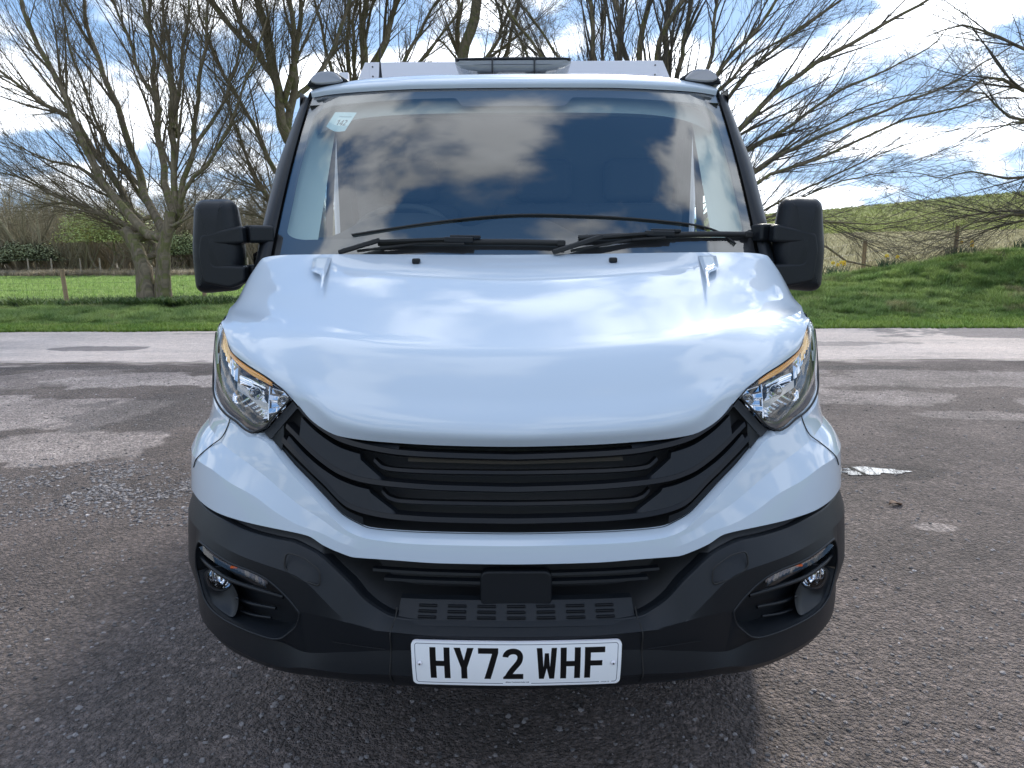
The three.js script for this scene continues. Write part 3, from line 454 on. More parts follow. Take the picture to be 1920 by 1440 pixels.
// --- roof and pillars
{
  const ry = pchip([0, .294, .585, .721, .819, .861], [2.219, 2.219, 2.209, 2.19, 2.166, 2.136]);
  const rows = [a => WS(a, 1.0, .002), a => { const p = WS(a, 1, 0); return [p[0] * 1.004, p[1] + .018, p[2] + .006]; }, a => { const x = a * .845, p = WS(a, 1, 0); return [x, mix(p[1], ry(Math.abs(x)), .62) + .012, mix(p[2], -1.6, .38)]; }, a => { const x = a * .861; return [x, ry(Math.abs(x)), -1.56 - .04 * Math.abs(a)]; }, a => { const x = a * .868; return [x, ry(Math.abs(x)) + .018, -1.75]; }, a => { const x = a * .868; return [x, ry(Math.abs(x)) + .02, -2.15]; }];
  const kn = [0, .1, .28, .45, .7, 1], nu = 80, cache = [];
  for (let i = 0; i <= nu; i++) { const c = rows.map(r => r(i / nu * 2 - 1)); cache.push([0, 1, 2].map(k => pchip(kn, c.map(p => p[k])))); }
  const roofG = grid(nu, 50, (u, v) => cache[Math.round(u * nu)].map(f => f(v)));
  const side = s => grid(20, 6, (v, w) => { const p = cache[s > 0 ? nu : 0].map(f => f(mix(.25, 1, v))); return [p[0] + s * .02 * Math.sin(w * 1.57), p[1] - .07 * w, p[2]]; }, s < 0);
  const roof = part('roof', [roofG, side(1), side(-1)], M.white_paint, van);
  for (const s of [1, -1]) {
    const oX = pchip([0, .2, .5, .78, 1], [.918, .922, .920, .898, .876]), outer = b => [s * oX(b), mix(1.455, 2.128, b), mix(-.97, -1.56, b)];
    const pil = grid(7, 40, (u, v) => {
      const i = WS(s, mix(-.06, .995, v), 0), o = outer(v), k = u * 7; const inn = [i[0] + s * .009, i[1] + .002, i[2] + .002];
      if (k <= 5) { const t = k / 5, q = [mix(inn[0], o[0], t), mix(inn[1], o[1], t), mix(inn[2], o[2], t) + .022 * Math.sin(Math.PI * Math.min(1, t * 1.0 + .0)) ** .7]; return q; }
      return [o[0] + s * [.006, .008][k - 6], o[1], o[2] - [.03, .08][k - 6]];
    }, s < 0);
    part('pillar_trim', pil, M.black_plastic, van);
    part('pillar_gap_strip', grid(4, 20, (u, v) => { const i = WS(s, mix(-.06, 1, v), -.010); return [i[0] + s * mix(-.012, .055, u), i[1], i[2] - .012 - .03 * u]; }), M.rubber, van);  // dark strip backing the gap beside the glass, put in for its shade
    // cab side: door skin, window frame, glass
    const X = x => s * x, dx = y => y < 1.5 ? .945 : mix(.925, .872, (y - 1.5) / .62);
    const door = part('door', [grid(10, 20, (u, v) => [X(dx(mix(.48, 1.47, v)) - .02 * sstep(.75, .48, mix(.48, 1.47, v))), mix(.48, 1.47, v), mix(-1.30, -2.12, u)], s > 0)], M.white_paint, van);
    const fr = (z0, z1, y0, y1) => grid(6, 6, (u, v) => { const y = mix(y0, y1, v); return [X(dx(y) + .001), y, mix(z0, z1, u) - (u < .5 ? .0 : 0)]; }, s > 0);
    part('window_frame', [fr(-1.98, -2.13, 1.46, 2.13), fr(-1.50, -2.13, 2.05, 2.14), fr(-1.04, -2.13, 1.45, 1.515)], M.black_plastic, door);
    part('side_window', grid(6, 6, (u, v) => { const y = mix(1.51, 2.06, v), z0 = mix(-1.10, -1.55, v); return [X(dx(y) - .004), y, mix(z0, -1.99, u)]; }, s > 0), M.screen_glass, door);
    part('door_handle', box(.03, .03, .16, X(.955), 1.28, -1.95, .01), M.black_plastic, door);
    // tyre, rim
    const wh = new THREE.Group(); wh.name = 'wheel'; wh.position.set(X(.80), .345, -1.16); van.add(wh);
    const prof2 = [[.20, -.10], [.30, -.11], [.335, -.09], [.345, -.05], [.345, .05], [.335, .09], [.30, .11], [.20, .10]].map(p => new THREE.Vector2(...p)); const ty = new THREE.LatheGeometry(prof2, 48); ty.rotateZ(Math.PI / 2); sub('tyre', ty, M.rubber, wh);
    const ri = new THREE.CylinderGeometry(.205, .205, .16, 32); ri.rotateZ(Math.PI / 2); sub('rim', ri, M.aluminium, wh);
    const rw = wh.clone(); rw.position.z = -4.6; van.add(rw);
    // roof-corner marker lamp
    const ml = new THREE.Group(); ml.name = 'marker_lamp'; roof.add(ml);
    const hou = soften([[X(.842), 2.158], [X(.846), 2.178], [X(.805), 2.222], [X(.735), 2.226], [X(.70), 2.202], [X(.668), 2.184], [X(.70), 2.170]], 2), lens = soften([[X(.838), 2.166], [X(.808), 2.218], [X(.736), 2.222], [X(.700), 2.194], [X(.692), 2.176]], 2);
    if (s < 0) { hou.reverse(); lens.reverse(); }
    part('lamp_housing', extrude(hou, .16, -1.67, .01), M.black_plastic, ml); ml.children[0].name = 'marker_housing';
    part('marker_lens', extrude(lens, .02, -1.52, .006), M.lamp_lens, ml);
  }
}

// --- mirrors on their arms
for (const s of [-1, 1]) {
  const dx = s > 0 ? -.047 : 0, dy = s > 0 ? -.004 : 0, X = p => [s * (p[0] + dx), p[1] + dy], ord = a => s > 0 ? a : a.reverse();
  const mir = new THREE.Group(); mir.name = 'mirror'; van.add(mir);
  const hs = roundPoly([[.976, 1.366], [1.138, 1.352], [1.142, 1.50], [1.120, 1.682], [.985, 1.686], [.962, 1.50]], .04, 8).map(X);
  sub('mirror_housing', shell(ord(hs), [[-1.13, .07], [-1.12, .045], [-1.06, .012], [-1.01, 0], [-.985, .002], [-.962, .010], [-.948, .022], [-.941, .038]]), M.black_plastic, mir);
  const c1 = roundPoly([[1.094, 1.392], [1.104, 1.50], [1.092, 1.560], [.985, 1.584], [.945, 1.590], [.943, 1.528], [.99, 1.526], [1.050, 1.525], [1.055, 1.457], [.99, 1.454], [.943, 1.452], [.945, 1.395], [1.0, 1.374]], .014, 5).map(X);
  sub('mirror_bracket', extrude(ord(c1), .06, -.998, .010, 8), M.black_plastic, mir);
  sub('mirror_arm', bar([s * .885, 1.562 + dy, -1.06], [s * (.955 + dx), 1.562 + dy, -1.0], .085, .062, .012), M.black_plastic, mir); sub('mirror_arm', bar([s * .885, 1.43 + dy, -1.06], [s * (.955 + dx), 1.43 + dy, -1.0], .07, .05, .012), M.black_plastic, mir);
  const gl = soften([[1.02, 1.42], [1.07, 1.415], [1.065, 1.62], [1.02, 1.625]], 2).map(X); sub('mirror_glass', extrude(ord(gl), .012, -1.138, .003), M.chrome, mir);
}

// --- cabin seen through the glass
{
  const cab = new THREE.Group(); cab.name = 'cabin'; van.add(cab);
  sub('dashboard', [grid(40, 14, (u, v) => { const x = (u - .5) * 1.7, z = mix(-.96, -1.62, v) - .05 * (x / .85) ** 2; const hood = .10 * Math.exp(-(((x + .46) / .24) ** 4)) + .075 * Math.exp(-(((x - .02) / .20) ** 4)); return [x, 1.472 + .085 * sstep(0, .7, v) + hood * sstep(.45, .8, v), z]; }), grid(40, 6, (u, v) => { const x = (u - .5) * 1.7; return [x, mix(1.56, .95, v) + (.10 * Math.exp(-(((x + .46) / .24) ** 4)) + .075 * Math.exp(-(((x - .02) / .20) ** 4))) * (1 - v), -1.62 - .05 * (x / .85) ** 2 + .06 * v]; })], M.cabin_dark, cab);
  const st = new THREE.TorusGeometry(.20, .015, 10, 48); st.rotateX(-.95); st.translate(-.50, 1.585, -1.66); const sp = [bar([-.69, 1.585, -1.66], [-.31, 1.585, -1.66], .03, .02, .006), bar([-.5, 1.58, -1.66], [-.5, 1.44, -1.56], .07, .05, .01)];
  sub('steering_wheel', [st, ...sp], M.cabin_mid, cab);
  const seat = x => [box(.48, .72, .16, x, 1.36, -1.98, .05), box(.27, .20, .11, x, 1.83, -2.0, .04), box(.03, .10, .02, x - .06, 1.70, -2.0, .008), box(.03, .10, .02, x + .06, 1.70, -2.0, .008), box(.48, .14, .46, x, 1.02, -1.76, .05)];
  for (const x of [-.50, .14, .56]) sub('seat', seat(x), M.seat_cloth, cab);
  sub('bulkhead', box(1.76, 1.30, .03, 0, 1.55, -2.14, .01), M.cabin_mid, cab);
  sub('headliner', grid(20, 10, (u, v) => { const x = (u - .5) * 1.66; return [x, 2.10 + .05 * v - .02 * (x / .83) ** 2, mix(-1.46, -2.12, v)]; }), M.pale_trim, cab);
  sub('header_trim', grid(60, 5, (u, v) => { const a = u * 2 - 1, x = a * .80; return [x, 2.035 - .07 * Math.abs(a) ** 7 + v * .075, -1.385 - .08 * a * a - .05 * v]; }), M.header_grey, cab);
  for (const s of [1, -1]) sub('pillar_lining', grid(13, 24, (u, v) => { const y = mix(1.50, 2.10, v), z = mix(-1.02, -1.55, v), w = mix(.105, .07, v); const k = Math.max(0, u * 1.3 - .3), x = mix(.838, .815, v) - k * w + (u < .23 ? (.23 - u) * .17 : 0); return [s * x, y, z - .03 - .05 * Math.sin(k * 1.5)]; }, s < 0), M.pale_trim, cab);
  for (const s of [1, -1]) sub('seat_belt', bar([s * .80, 2.02, -2.02], [s * .74, 1.30, -2.0], .05, .004, .002), M.seat_cloth, cab);
  sub('floor_pan', box(1.8, .04, 1.3, 0, .62, -1.5, .01), M.cabin_dark, cab);
}

// --- light bar, aerial, bodywork behind the cab
{
  const lb = new THREE.Group(); lb.name = 'light_bar'; van.add(lb);
  sub('lens', extrude(soften([[-.252, 2.316], [.246, 2.316], [.252, 2.302], [.215, 2.280], [.12, 2.268], [-.13, 2.268], [-.222, 2.280], [-.258, 2.302]], 1), .22, -1.95, .02), phy('beacon_lens', [.46, .47, .48], .15, { transmission: .5, thickness: 0, ior: 1.5 }), lb); lb.children[0].name = 'beacon_lens';
  sub('beacon_cap', extrude(soften([[-.262, 2.316], [.256, 2.316], [.24, 2.322], [.10, 2.325], [-.10, 2.325], [-.245, 2.322]], 1), .225, -1.952, .003), M.gloss_black, lb);
  for (const x of [-.093, .090]) sub('beacon_divider', box(.007, .052, .226, x, 2.293, -1.838, .002), M.gloss_black, lb);
  for (let k = 0; k < 16; k++) sub('beacon_reflector', box(.012, .03, .012, -.20 + k * .026, 2.292, -1.79, .003), M.dull_chrome, lb);
  for (const x of [-.125, .10]) sub('beacon_foot', extrude(soften([[x - .065, 2.222], [x + .065, 2.222], [x + .035, 2.266], [x - .035, 2.266]], 1), .10, -1.88, .006), M.black_plastic, lb);
  const aer = new THREE.Group(); aer.name = 'aerial'; van.add(aer);
  sub('aerial_base', new THREE.LatheGeometry([[.017, 0], [.013, .006], [.007, .025], [.0045, .06], [.003, .085]].map(p => new THREE.Vector2(...p)), 14).translate(-.575, 2.218, -1.70), M.black_plastic, aer);
  sub('aerial_rod', new THREE.CylinderGeometry(.0022, .003, .38, 6).translate(0, .19, 0).rotateZ(-.03).translate(-.575, 2.29, -1.70), M.rubber, aer);
  const hb = new THREE.Group(); hb.name = 'headboard'; van.add(hb);
  sub('headboard_panel', [box(1.43, .42, .02, 0, 2.212, -2.22, .002)], M.panel_white, hb);
  for (const s of [1, -1]) { const fo = [[.70, 2.0], [.83, 2.0], [.772, 2.35], [.738, 2.422], [.70, 2.422]].map(p => [s * p[0], p[1]]); const fl = extrude(s > 0 ? fo : fo.reverse(), .018, -2.232, .002); sub('headboard_flap', fl, M.panel_white, hb); for (const y of [2.40, 2.355]) { const c = new THREE.CylinderGeometry(.004, .004, .006, 8).rotateX(Math.PI / 2).translate(s * .70, y, -2.210); sub('rivet', c, M.steel_dark, hb); } }
  sub('bracket', [box(.045, .17, .03, -.845, 2.29, -2.22, .004)], M.panel_white, hb);
  sub('cargo_body', [box(1.9, 1.1, 2.9, 0, 1.58, -3.75, .02)], M.panel_white, van);
  sub('chassis', [box(.9, .18, 5.0, 0, .58, -3.0, .02), box(1.5, .16, .5, 0, .50, -.50, .03), box(1.6, .10, .14, 0, .36, -1.16, .03), box(1.6, .10, .14, 0, .36, -4.6, .03)], M.steel_dark, van);
  sub('added_undertray', [box(1.3, .06, 1.6, 0, .30, -1.62, .02), box(1.2, .06, 2.6, 0, .40, -3.0, .02)], M.steel_dark, van);  // unseen trays added to darken the ground beneath the van
  for (const x of [-.78, .78]) sub('added_side_box', box(.36, .42, 1.9, x, .60, -2.85, .03), M.black_plastic, van);  // unseen boxes added between the wheels to block light from the sides
  sub('inner_wing', [box(1.75, .6, .05, 0, .85, -.62, .02)], M.moulded_plastic, van);
}
shadows(van);
// ------------------------------------------------------------------ ground
const bankH = pchip([-60, 1, 4, 8, 12.4, 17, 30, 150], [0.05, 0.05, 0.25, 0.66, 1.30, 1.7, 2.2, 2.6]);
const hillG = pchip([-150, -10, 8, 26, 38, 60, 100, 200], [0, 0, .25, .45, .53, .76, 1.1, 1.4]);
function H(x, z) {
  if (z > -12.3) return -.06;
  const n = (fbm2(x * .9, z * .9, 3) - .5) * .06;
  let y = bankH(x) * sstep(-12.4, -17.2, z) + .03 * sstep(-12.35, -12.9, z) + n * sstep(-12.8, -14, z);
  const t = Math.max(0, -19 - z); y += hillG(x) * 1.2 * Math.pow(Math.min(t, 80) / 41, 2.77) - Math.max(0, t - 80) * .03 * hillG(x);
  return y;
}
{
  const zs = []; for (let z = 14; z > -11.5; z -= 2) zs.push(z); for (let z = -11.6; z > -20; z -= .2) zs.push(z); for (let z = -20; z > -60; z -= 1) zs.push(z); for (let z = -60; z > -130; z -= 2) zs.push(z); for (let z = -130; z >= -420; z -= 20) zs.push(z);
  const xs = []; for (let x = -420; x < -60; x += 20) xs.push(x); for (let x = -60; x < -16; x += 2) xs.push(x); for (let x = -16; x < 20; x += .3) xs.push(x); for (let x = 20; x < 100; x += 2) xs.push(x); for (let x = 100; x <= 420; x += 20) xs.push(x);
  const nu = xs.length - 1, nv = zs.length - 1;
  const g = grid(nu, nv, (u, v) => { const x = xs[Math.round(u * nu)], z = zs[Math.round(v * nv)]; return [x, H(x, z), z]; });
  const p = g.attributes.position, col = new Float32Array(p.count * 3), uv = g.attributes.uv;
  for (let i = 0; i < p.count; i++) {
    const x = p.getX(i), z = p.getZ(i); uv.setXY(i, x / 3, z / 3);
    const track = -60 - (x - 24) * .42, n = fbm2(x * .25, z * .25, 3);
    let c = [.085, .135, .035];
    if (z < -17.5) {
      if (x < 3) { c = [.125, .20, .05]; const far = sstep(-40, -44, z); c = c.map((k, j) => mix(k, [.26, .21, .13][j], far)); if (z < -46) c = [.10, .085, .055]; }
      else { const s = sstep(track - 1.5, track + 1.5, z), st = [.20, .185, .092].map((k, j) => mix(k, [.16, .165, .06][j], sstep(.45, .7, n))), gr = [.15, .18, .045].map((k, j) => mix(k, [.19, .19, .07][j], sstep(.4, .7, n))); c = st.map((k, j) => mix(gr[j], k, s)); const tr = Math.exp(-(((z - track) / 1.1) ** 2)); c = c.map((k, j) => mix(k, [.17, .14, .10][j], tr)); }
    } else if (z > -13.4) c = [.12, .19, .03];
    const m = .8 + .4 * n; col.set(c.map(k => k * m), i * 3);
  }
  g.setAttribute('color', new THREE.BufferAttribute(col, 3));
  const tex = dataTex(512, 512, (i, j) => { const a = hash3(i >> 1, j >> 1, 5), b = fbm2(i / 24, j / 24, 4), v = .55 + .25 * a + .35 * (b - .5) + (hash3(i, j, 8) > .93 ? .25 : 0); const s = toS(clamp(v, 0, 1)); return [s, s, s * .98]; }, true);
  const bmp = dataTex(512, 512, (i, j) => { const v = hash3(i >> 1, j >> 1, 5) * .5 + fbm2(i / 16, j / 16, 4) * .5; return [v, v, v]; });
  const m = new THREE.MeshStandardMaterial({ name: 'soil_and_turf', vertexColors: true, map: tex, bumpMap: bmp, bumpScale: .06, roughness: 1, color: lin(1.9, 1.85, 1.75) });
  tag(part('ground', g, m, scene), 'grassy ground rising to a ploughed hill field behind the road', null, null, 'structure');
}
// loose-surfaced car park and the paler road crossing behind the van
const ptn = (x, z, cx, cz, rx, rz, k = 1) => { const w = (fbm2(x * 1.3 + 3, z * 1.3, 4) - .5) * 1.3 + (fbm2(x * 6, z * 6, 3) - .5) * .5; const d = Math.hypot((x - cx) / rx, (z - cz) / rz) + w * k; return 1 - sstep(.84, 1.0, d); };
const cell2 = (x, z, sc) => { x *= sc; z *= sc; const xi = Math.floor(x), zi = Math.floor(z); let b = 9, id = 0; for (let i = -1; i <= 1; i++) for (let j = -1; j <= 1; j++) { const d = Math.hypot(xi + i + hash3(xi + i, zi + j, 21) - x, zi + j + hash3(xi + i, zi + j, 22) - z) / (.4 + .7 * hash3(xi + i, zi + j, 23)); if (d < b) { b = d; id = hash3(xi + i, zi + j, 24); } } return [b, id]; };
const edgeT = (x, z) => sstep(-8.05, -8.55, z + (fbm2(x * .7, z * 2, 4) - .5) * 1.1 + (fbm2(x * 5, z * 8, 3) - .5) * .35);
function groundCol(x, z) { const t = edgeT(x, z); if (t <= 0) return lotColor(x, z); if (t >= 1) return roadColor(x, z); const a = lotColor(x, z), b = roadColor(x, z); return a.map((k, i) => mix(k, b[i], t)); }
function lotColor(x, z) {
  const big = fbm2(x * .35 + 9, z * .35, 4), md = fbm2(x * 2.1, z * 2.1, 4), fine = fbm2(x * 22, z * 22, 3);
  let c = [.150, .119, .108];
  const warm = sstep(.40, .62, big); c = c.map((k, i) => mix(k, [.19, .153, .137][i], warm * .8));
  const right = sstep(.5, 3.5, x) * sstep(-1.5, -4, z); c = c.map((k, i) => mix(k, [.195, .156, .142][i], right * .8));
  // worn pale patches of the old surface
  let pale = Math.max(ptn(x, z, -3.9, -7.0, 1.6, .62), ptn(x, z, -4.6, -5.3, 1.25, .75) * .8, ptn(x, z, -3.4, -3.95, .75, .5) * .75, ptn(x, z, -5.6, -7.2, 1.0, .7) * .5, ptn(x, z, 2.28, -2.17, .10, .06, 1.3) * .6, ptn(x, z, 2.9, -2.25, .08, .03, 1) * .6, ptn(x, z, 5.0, -6.9, 2.4, .6) * .6, ptn(x, z, 3.6, -5.8, 1.1, .4) * .6, ptn(x, z, 6.2, -5.4, 1.5, .35) * .5, ptn(x, z, 4.2, -4.9, .7, .2) * .5);
  c = c.map((k, i) => mix(k, [.46, .395, .37][i], pale));
  // dark patched tarmac
  const dark = Math.max(ptn(x, z, -2.9, -5.6, 1.3, 1.2) * .55, ptn(x, z, -6.5, -8.0, 2.2, .25) * .6, ptn(x, z, 3.4, -7.7, 2.4, .18) * .7, ptn(x, z, 5.9, -3.7, .9, .08) * .6); c = c.map((k, i) => mix(k, [.095, .083, .082][i], dark));
  // wet rim round the puddle
  const wet = ptn(x, z, 2.44, -3.2, .5, .24, .5); c = c.map(k => k * mix(1, .62, wet));
  const sp = hash3(Math.round(x * 90), Math.round(z * 90), 4), [cd, ci] = cell2(x, z, 48), m = (.50 + .80 * md + .30 * (fine - .5)) * (sp > .985 ? 1.35 : 1) * (ci > .955 ? 1.5 : .74 + .46 * ci) * (cd > .60 ? .66 : 1);
  return c.map(k => k * m);
}
function roadColor(x, z) {
  const md = fbm2(x * .8, z * 2.6, 4), fine = fbm2(x * 14, z * 14, 3), sp = hash3(Math.round(x * 60), Math.round(z * 60), 4);
  let c = [.78, .665, .60];
  const stain = Math.max(ptn(x, z, -6.6, -9.9, .9, .28) * .8, ptn(x, z, 4.6, -10.1, 2.6, .30) * .6, ptn(x, z, 8.9, -11.6, 2.4, .9) * .7, ptn(x, z, -4.0, -12.0, 2.4, .12) * .7, ptn(x, z, 2.6, -9.2, 1.2, .15) * .5); c = c.map((k, i) => mix(k, [.22, .19, .185][i], stain));
  return c.map(k => k * (.74 + .42 * md + .22 * (fine - .5)) * (sp > .97 ? 1.3 : sp < .06 ? .75 : 1));
}
const stoneBump = dataTex(1024, 1024, (i, j) => { let v = 0; const N = 64; for (const [sc, w] of [[N, .55], [N * 2, .3]]) { const x = i / 1024 * sc, y = j / 1024 * sc, xi = Math.floor(x), yi = Math.floor(y); let best = 9; for (let a = -1; a <= 1; a++) for (let b = -1; b <= 1; b++) { const cx = (xi + a + sc) % sc, cy = (yi + b + sc) % sc; const dx = xi + a + hash3(cx, cy, 1) - x, dy = yi + b + hash3(cx, cy, 2) - y, r = .35 + .65 * hash3(cx, cy, 3); best = Math.min(best, Math.hypot(dx, dy) / r); } v += w * Math.max(0, 1 - best); } v += .22 * hash3(i >> 1, j >> 1, 6); const P = (f, k) => { const x = i / 1024 * f, y = j / 1024 * f, a = Math.floor(x), b = Math.floor(y), h = (p, q) => hash3((a + p) % f, (b + q) % f, k); let u = x - a, w = y - b; u = u * u * (3 - 2 * u); w = w * w * (3 - 2 * w); return mix(mix(h(0, 0), h(1, 0), u), mix(h(0, 1), h(1, 1), u), w); }; v = v * .55 + .35 * P(9, 41) + .22 * P(23, 42); return [v, v, v]; });
function sheet(name, x0, x1, z0, z1, y, fn, label, W = 2048, Hh = 1024, wob) {
  const tex = dataTex(W, Hh, (i, j) => fn(mix(x0, x1, (i + .5) / W), mix(z0, z1, (j + .5) / Hh)).map(k => toS(clamp(k, 0, 1))), true); tex.wrapS = tex.wrapT = THREE.ClampToEdgeWrapping; tex.anisotropy = 8;
  const bp = stoneBump.clone(); bp.repeat.set((x1 - x0) / 1.1, (z1 - z0) / 1.1); bp.needsUpdate = true;
  const nu = 120, nv = 40, g = grid(nu, nv, (u, v) => { const x = mix(x0, x1, u), z = mix(z0, z1, v); return [x, y + (wob ? wob(x, z) : 0), z]; }, z1 > z0);
  const m = new THREE.MeshStandardMaterial({ name, map: tex, bumpMap: bp, bumpScale: .045, roughness: .9 });
  return tag(part(name, g, m, scene), label, null, null, 'structure');
}
const rough = (x, z) => 0;
sheet('car_park', -4.6, 4.6, -4.6, 0, 0, groundCol, 'dark gravelly car park surface round the van');
sheet('car_park', -16, -4.6, -8.35, 3, 0, groundCol, 'dark gravelly car park surface left of the van', 1024, 1024);
sheet('car_park', 4.6, 16, -8.35, 3, 0, groundCol, 'brownish gravelly car park surface right of the van', 1024, 1024);
sheet('car_park', -4.6, 4.6, -8.35, -4.6, 0, groundCol, 'gravelly car park with pale worn patches behind the van', 2048, 1024);
sheet('car_park', -4.6, 4.6, 0, 6, 0, groundCol, 'dark gravelly car park in front of the van', 512, 512);
sheet('road', -30, 30, -12.45, -8.35, .004, groundCol, 'pale worn road crossing behind the van', 2048, 512);

// loose stones
{
  const geos = []; for (let k = 0; k < 4; k++) { const g = new THREE.IcosahedronGeometry(1, 1), p = g.attributes.position; for (let i = 0; i < p.count; i++) { const d = .7 + .5 * hash3(Math.round(p.getX(i) * 9), Math.round(p.getY(i) * 9) + k * 31, Math.round(p.getZ(i) * 9)); p.setXYZ(i, p.getX(i) * d, p.getY(i) * d * .55, p.getZ(i) * d); } g.computeVertexNormals(); geos.push(g); }
  const o = new THREE.Object3D(), mt = new THREE.MeshStandardMaterial({ name: 'stone', roughness: .9, color: lin(1, 1, 1) });
  geos.forEach((g, k) => {
    const N = 7000, im = new THREE.InstancedMesh(g, mt, N); im.name = numbered('gravel');
    for (let i = 0; i < N; i++) {
      let x, z, r = rnd();
      if (r < .22) { do { x = -2.35 + (rnd() + rnd() + rnd() - 1.5) * 1.3; z = -2.95 + (rnd() + rnd() - 1) * .8; } while (fbm2(x * 3, z * 3, 3) < .46 && rnd() < .85); } else if (r < .34) { x = rr(-7, -2.5); z = rr(-8, -4.5); } else { z = .3 - 6.5 * Math.pow(rnd(), 1.25); x = rr(-1, 1) * (1.7 + .9 * -z); }
      const s = .0022 + .0075 * Math.pow(rnd(), 3.2) * (r < .22 ? 1.5 : 1); o.position.set(x, s * .15, z); o.rotation.set(rr(-.3, .3), rr(0, 6.3), rr(-.3, .3)); o.scale.set(s * rr(.8, 1.4), s, s * rr(.8, 1.3)); o.updateMatrix(); im.setMatrixAt(i, o.matrix);
      const b = (r < .34 ? rr(.09, .30) : rr(.07, .24)) * (rnd() > .96 ? 1.7 : 1), w = rr(.85, 1.0); im.setColorAt(i, lin(b, b * mix(.86, .93, w), b * mix(.80, .92, w)));
    }
    im.castShadow = im.receiveShadow = true; scene.add(im); tag(im, 'loose small stones scattered on the car park', null, null, 'stuff');
  });
}
// puddle and fallen leaf
{
  const pts = []; for (let i = 0; i < 60; i++) { const a = i / 60 * 6.283, r = 1 + .22 * Math.sin(a * 3 + 1) + .18 * (noise2(Math.cos(a) * 3 + 5, Math.sin(a) * 3) - .5) * 3 + .12 * Math.sin(a * 9); pts.push([2.44 + Math.cos(a) * .21 * r, -3.20 + Math.sin(a) * .085 * r]); }
  const s = new THREE.Shape(pts.map(p => new THREE.Vector2(p[0], -p[1]))); const g = new THREE.ShapeGeometry(s); g.rotateX(-Math.PI / 2); g.translate(0, .0045, 0);
  tag(part('puddle', g, new THREE.MeshPhysicalMaterial({ name: 'water', color: lin(.03, .028, .026), roughness: .02, ior: 2.33, specularIntensity: 1 }), scene), 'small shallow puddle reflecting sky beside the van', null, null, 'structure');
  const leaf = thing('fallen_leaf', 'dry brown curled leaf lying on the car park', 'leaf', [2.255, .006, -2.52]);
  const lg = grid(10, 6, (u, v) => { const w = .028 * Math.sin(Math.PI * u) ** .8 * (v - .5) * 2; return [(u - .5) * .09, .012 * Math.abs(v - .5) * 2 + .008 * Math.sin(u * 5), w]; }); part('blade', lg, std('dry_leaf', [.20, .13, .085], .8), leaf); part('leaf_stalk', tubeGeo([[-.045, .002, 0], [-.06, .003, .004], [-.075, .001, .006]], .001, 4, 6), M.dry_leaf, leaf); leaf.rotation.y = .2;
}

// ------------------------------------------------------------------ grass
const bladeTuft = (n, h, w, lean) => { const p = [], nn = [], ix = []; for (let k = 0; k < n; k++) { const a = rnd() * 6.283, l = h * rr(.55, 1.1), cx = rr(-1, 1) * w * 6, cz = rr(-1, 1) * w * 6, dx = Math.cos(a), dz = Math.sin(a), le = lean * rr(.3, 1.2), b = p.length / 3; const px = -dz * w, pz = dx * w; p.push(cx - px, 0, cz - pz, cx + px, 0, cz + pz, cx + dx * le * l * .35 - px * .8, l * .6, cz + dz * le * l * .35 - pz * .8, cx + dx * le * l * .35 + px * .8, l * .6, cz + dz * le * l * .35 + pz * .8, cx + dx * le * l, l, cz + dz * le * l); for (let q = 0; q < 5; q++) nn.push(dx * .35, .85, dz * .35); ix.push(b, b + 1, b + 2, b + 1, b + 3, b + 2, b + 2, b + 3, b + 4); } const g = new THREE.BufferGeometry(); g.setAttribute('position', new THREE.Float32BufferAttribute(p, 3)); g.setAttribute('normal', new THREE.Float32BufferAttribute(nn, 3)); g.setIndex(ix); return g; };
const grassMat = new THREE.MeshPhysicalMaterial({ name: 'grass', roughness: 1, transmission: .4, thickness: 0, specularIntensity: .3, side: THREE.DoubleSide });
function grassField(N, n, h, w, lean, place, color, label) {
  const im = new THREE.InstancedMesh(bladeTuft(n, h, w, lean), grassMat, N), o = new THREE.Object3D(); im.name = numbered('grass');
  for (let i = 0; i < N; i++) { const [x, z, s] = place(i); o.position.set(x, z > -12.5 ? -.005 : H(x, z) - .01, z); o.rotation.set(0, rnd() * 6.283, 0); o.scale.setScalar(s * rr(.7, 1.25)); o.updateMatrix(); im.setMatrixAt(i, o.matrix); im.setColorAt(i, color(x, z)); }
  im.castShadow = im.receiveShadow = true; scene.add(im); tag(im, label, null, null, 'stuff');
}
const gc = (a, b, t, m) => lin(mix(a[0], b[0], t) * m, mix(a[1], b[1], t) * m, mix(a[2], b[2], t) * m);
const vx = () => rnd() < .5 ? rr(-17, -2) : rr(2, 20);
grassField(36000, 14, .085, .0035, .6, () => { const x = rr(-18, 20); return [x, rr(-13.5 - .7 * fbm2(x * 1.3, 4, 3), -12.42 + .34 * (fbm2(x * 1.1, 1, 4) - .4)), 1]; }, (x, z) => gc([.20, .36, .05], [.36, .50, .10], clamp(fbm2(x * 2.5, z * 2.5, 3) * 1.8 - .4 + rr(-.2, .2), 0, 1), rr(.75, 1.1)), 'short bright grass along the road edge');
grassField(74000, 20, .17, .0034, .9, () => { const x = rr(-18, 21), z = rr(-17.6, -13.0); return [x, z, mix(.7, 1.2, sstep(.3, .7, fbm2(x * 2.3, z * 3.1, 3))) * mix(.5, 1, sstep(-13, -14, z))]; }, (x, z) => { const n = fbm2(x * 2.6, z * 3.4, 3), d = sstep(.62, .75, fbm2(x * 1.1 + 40, z * 1.6, 3)); return gc([.15, .265, .065], mix(0, 1, d) > .5 ? [.38, .36, .17] : [.31, .43, .12], clamp(n * 2.2 - .6 + rr(-.25, .25), 0, 1), rr(.75, 1.15)); }, 'rough dark grass on the roadside bank');
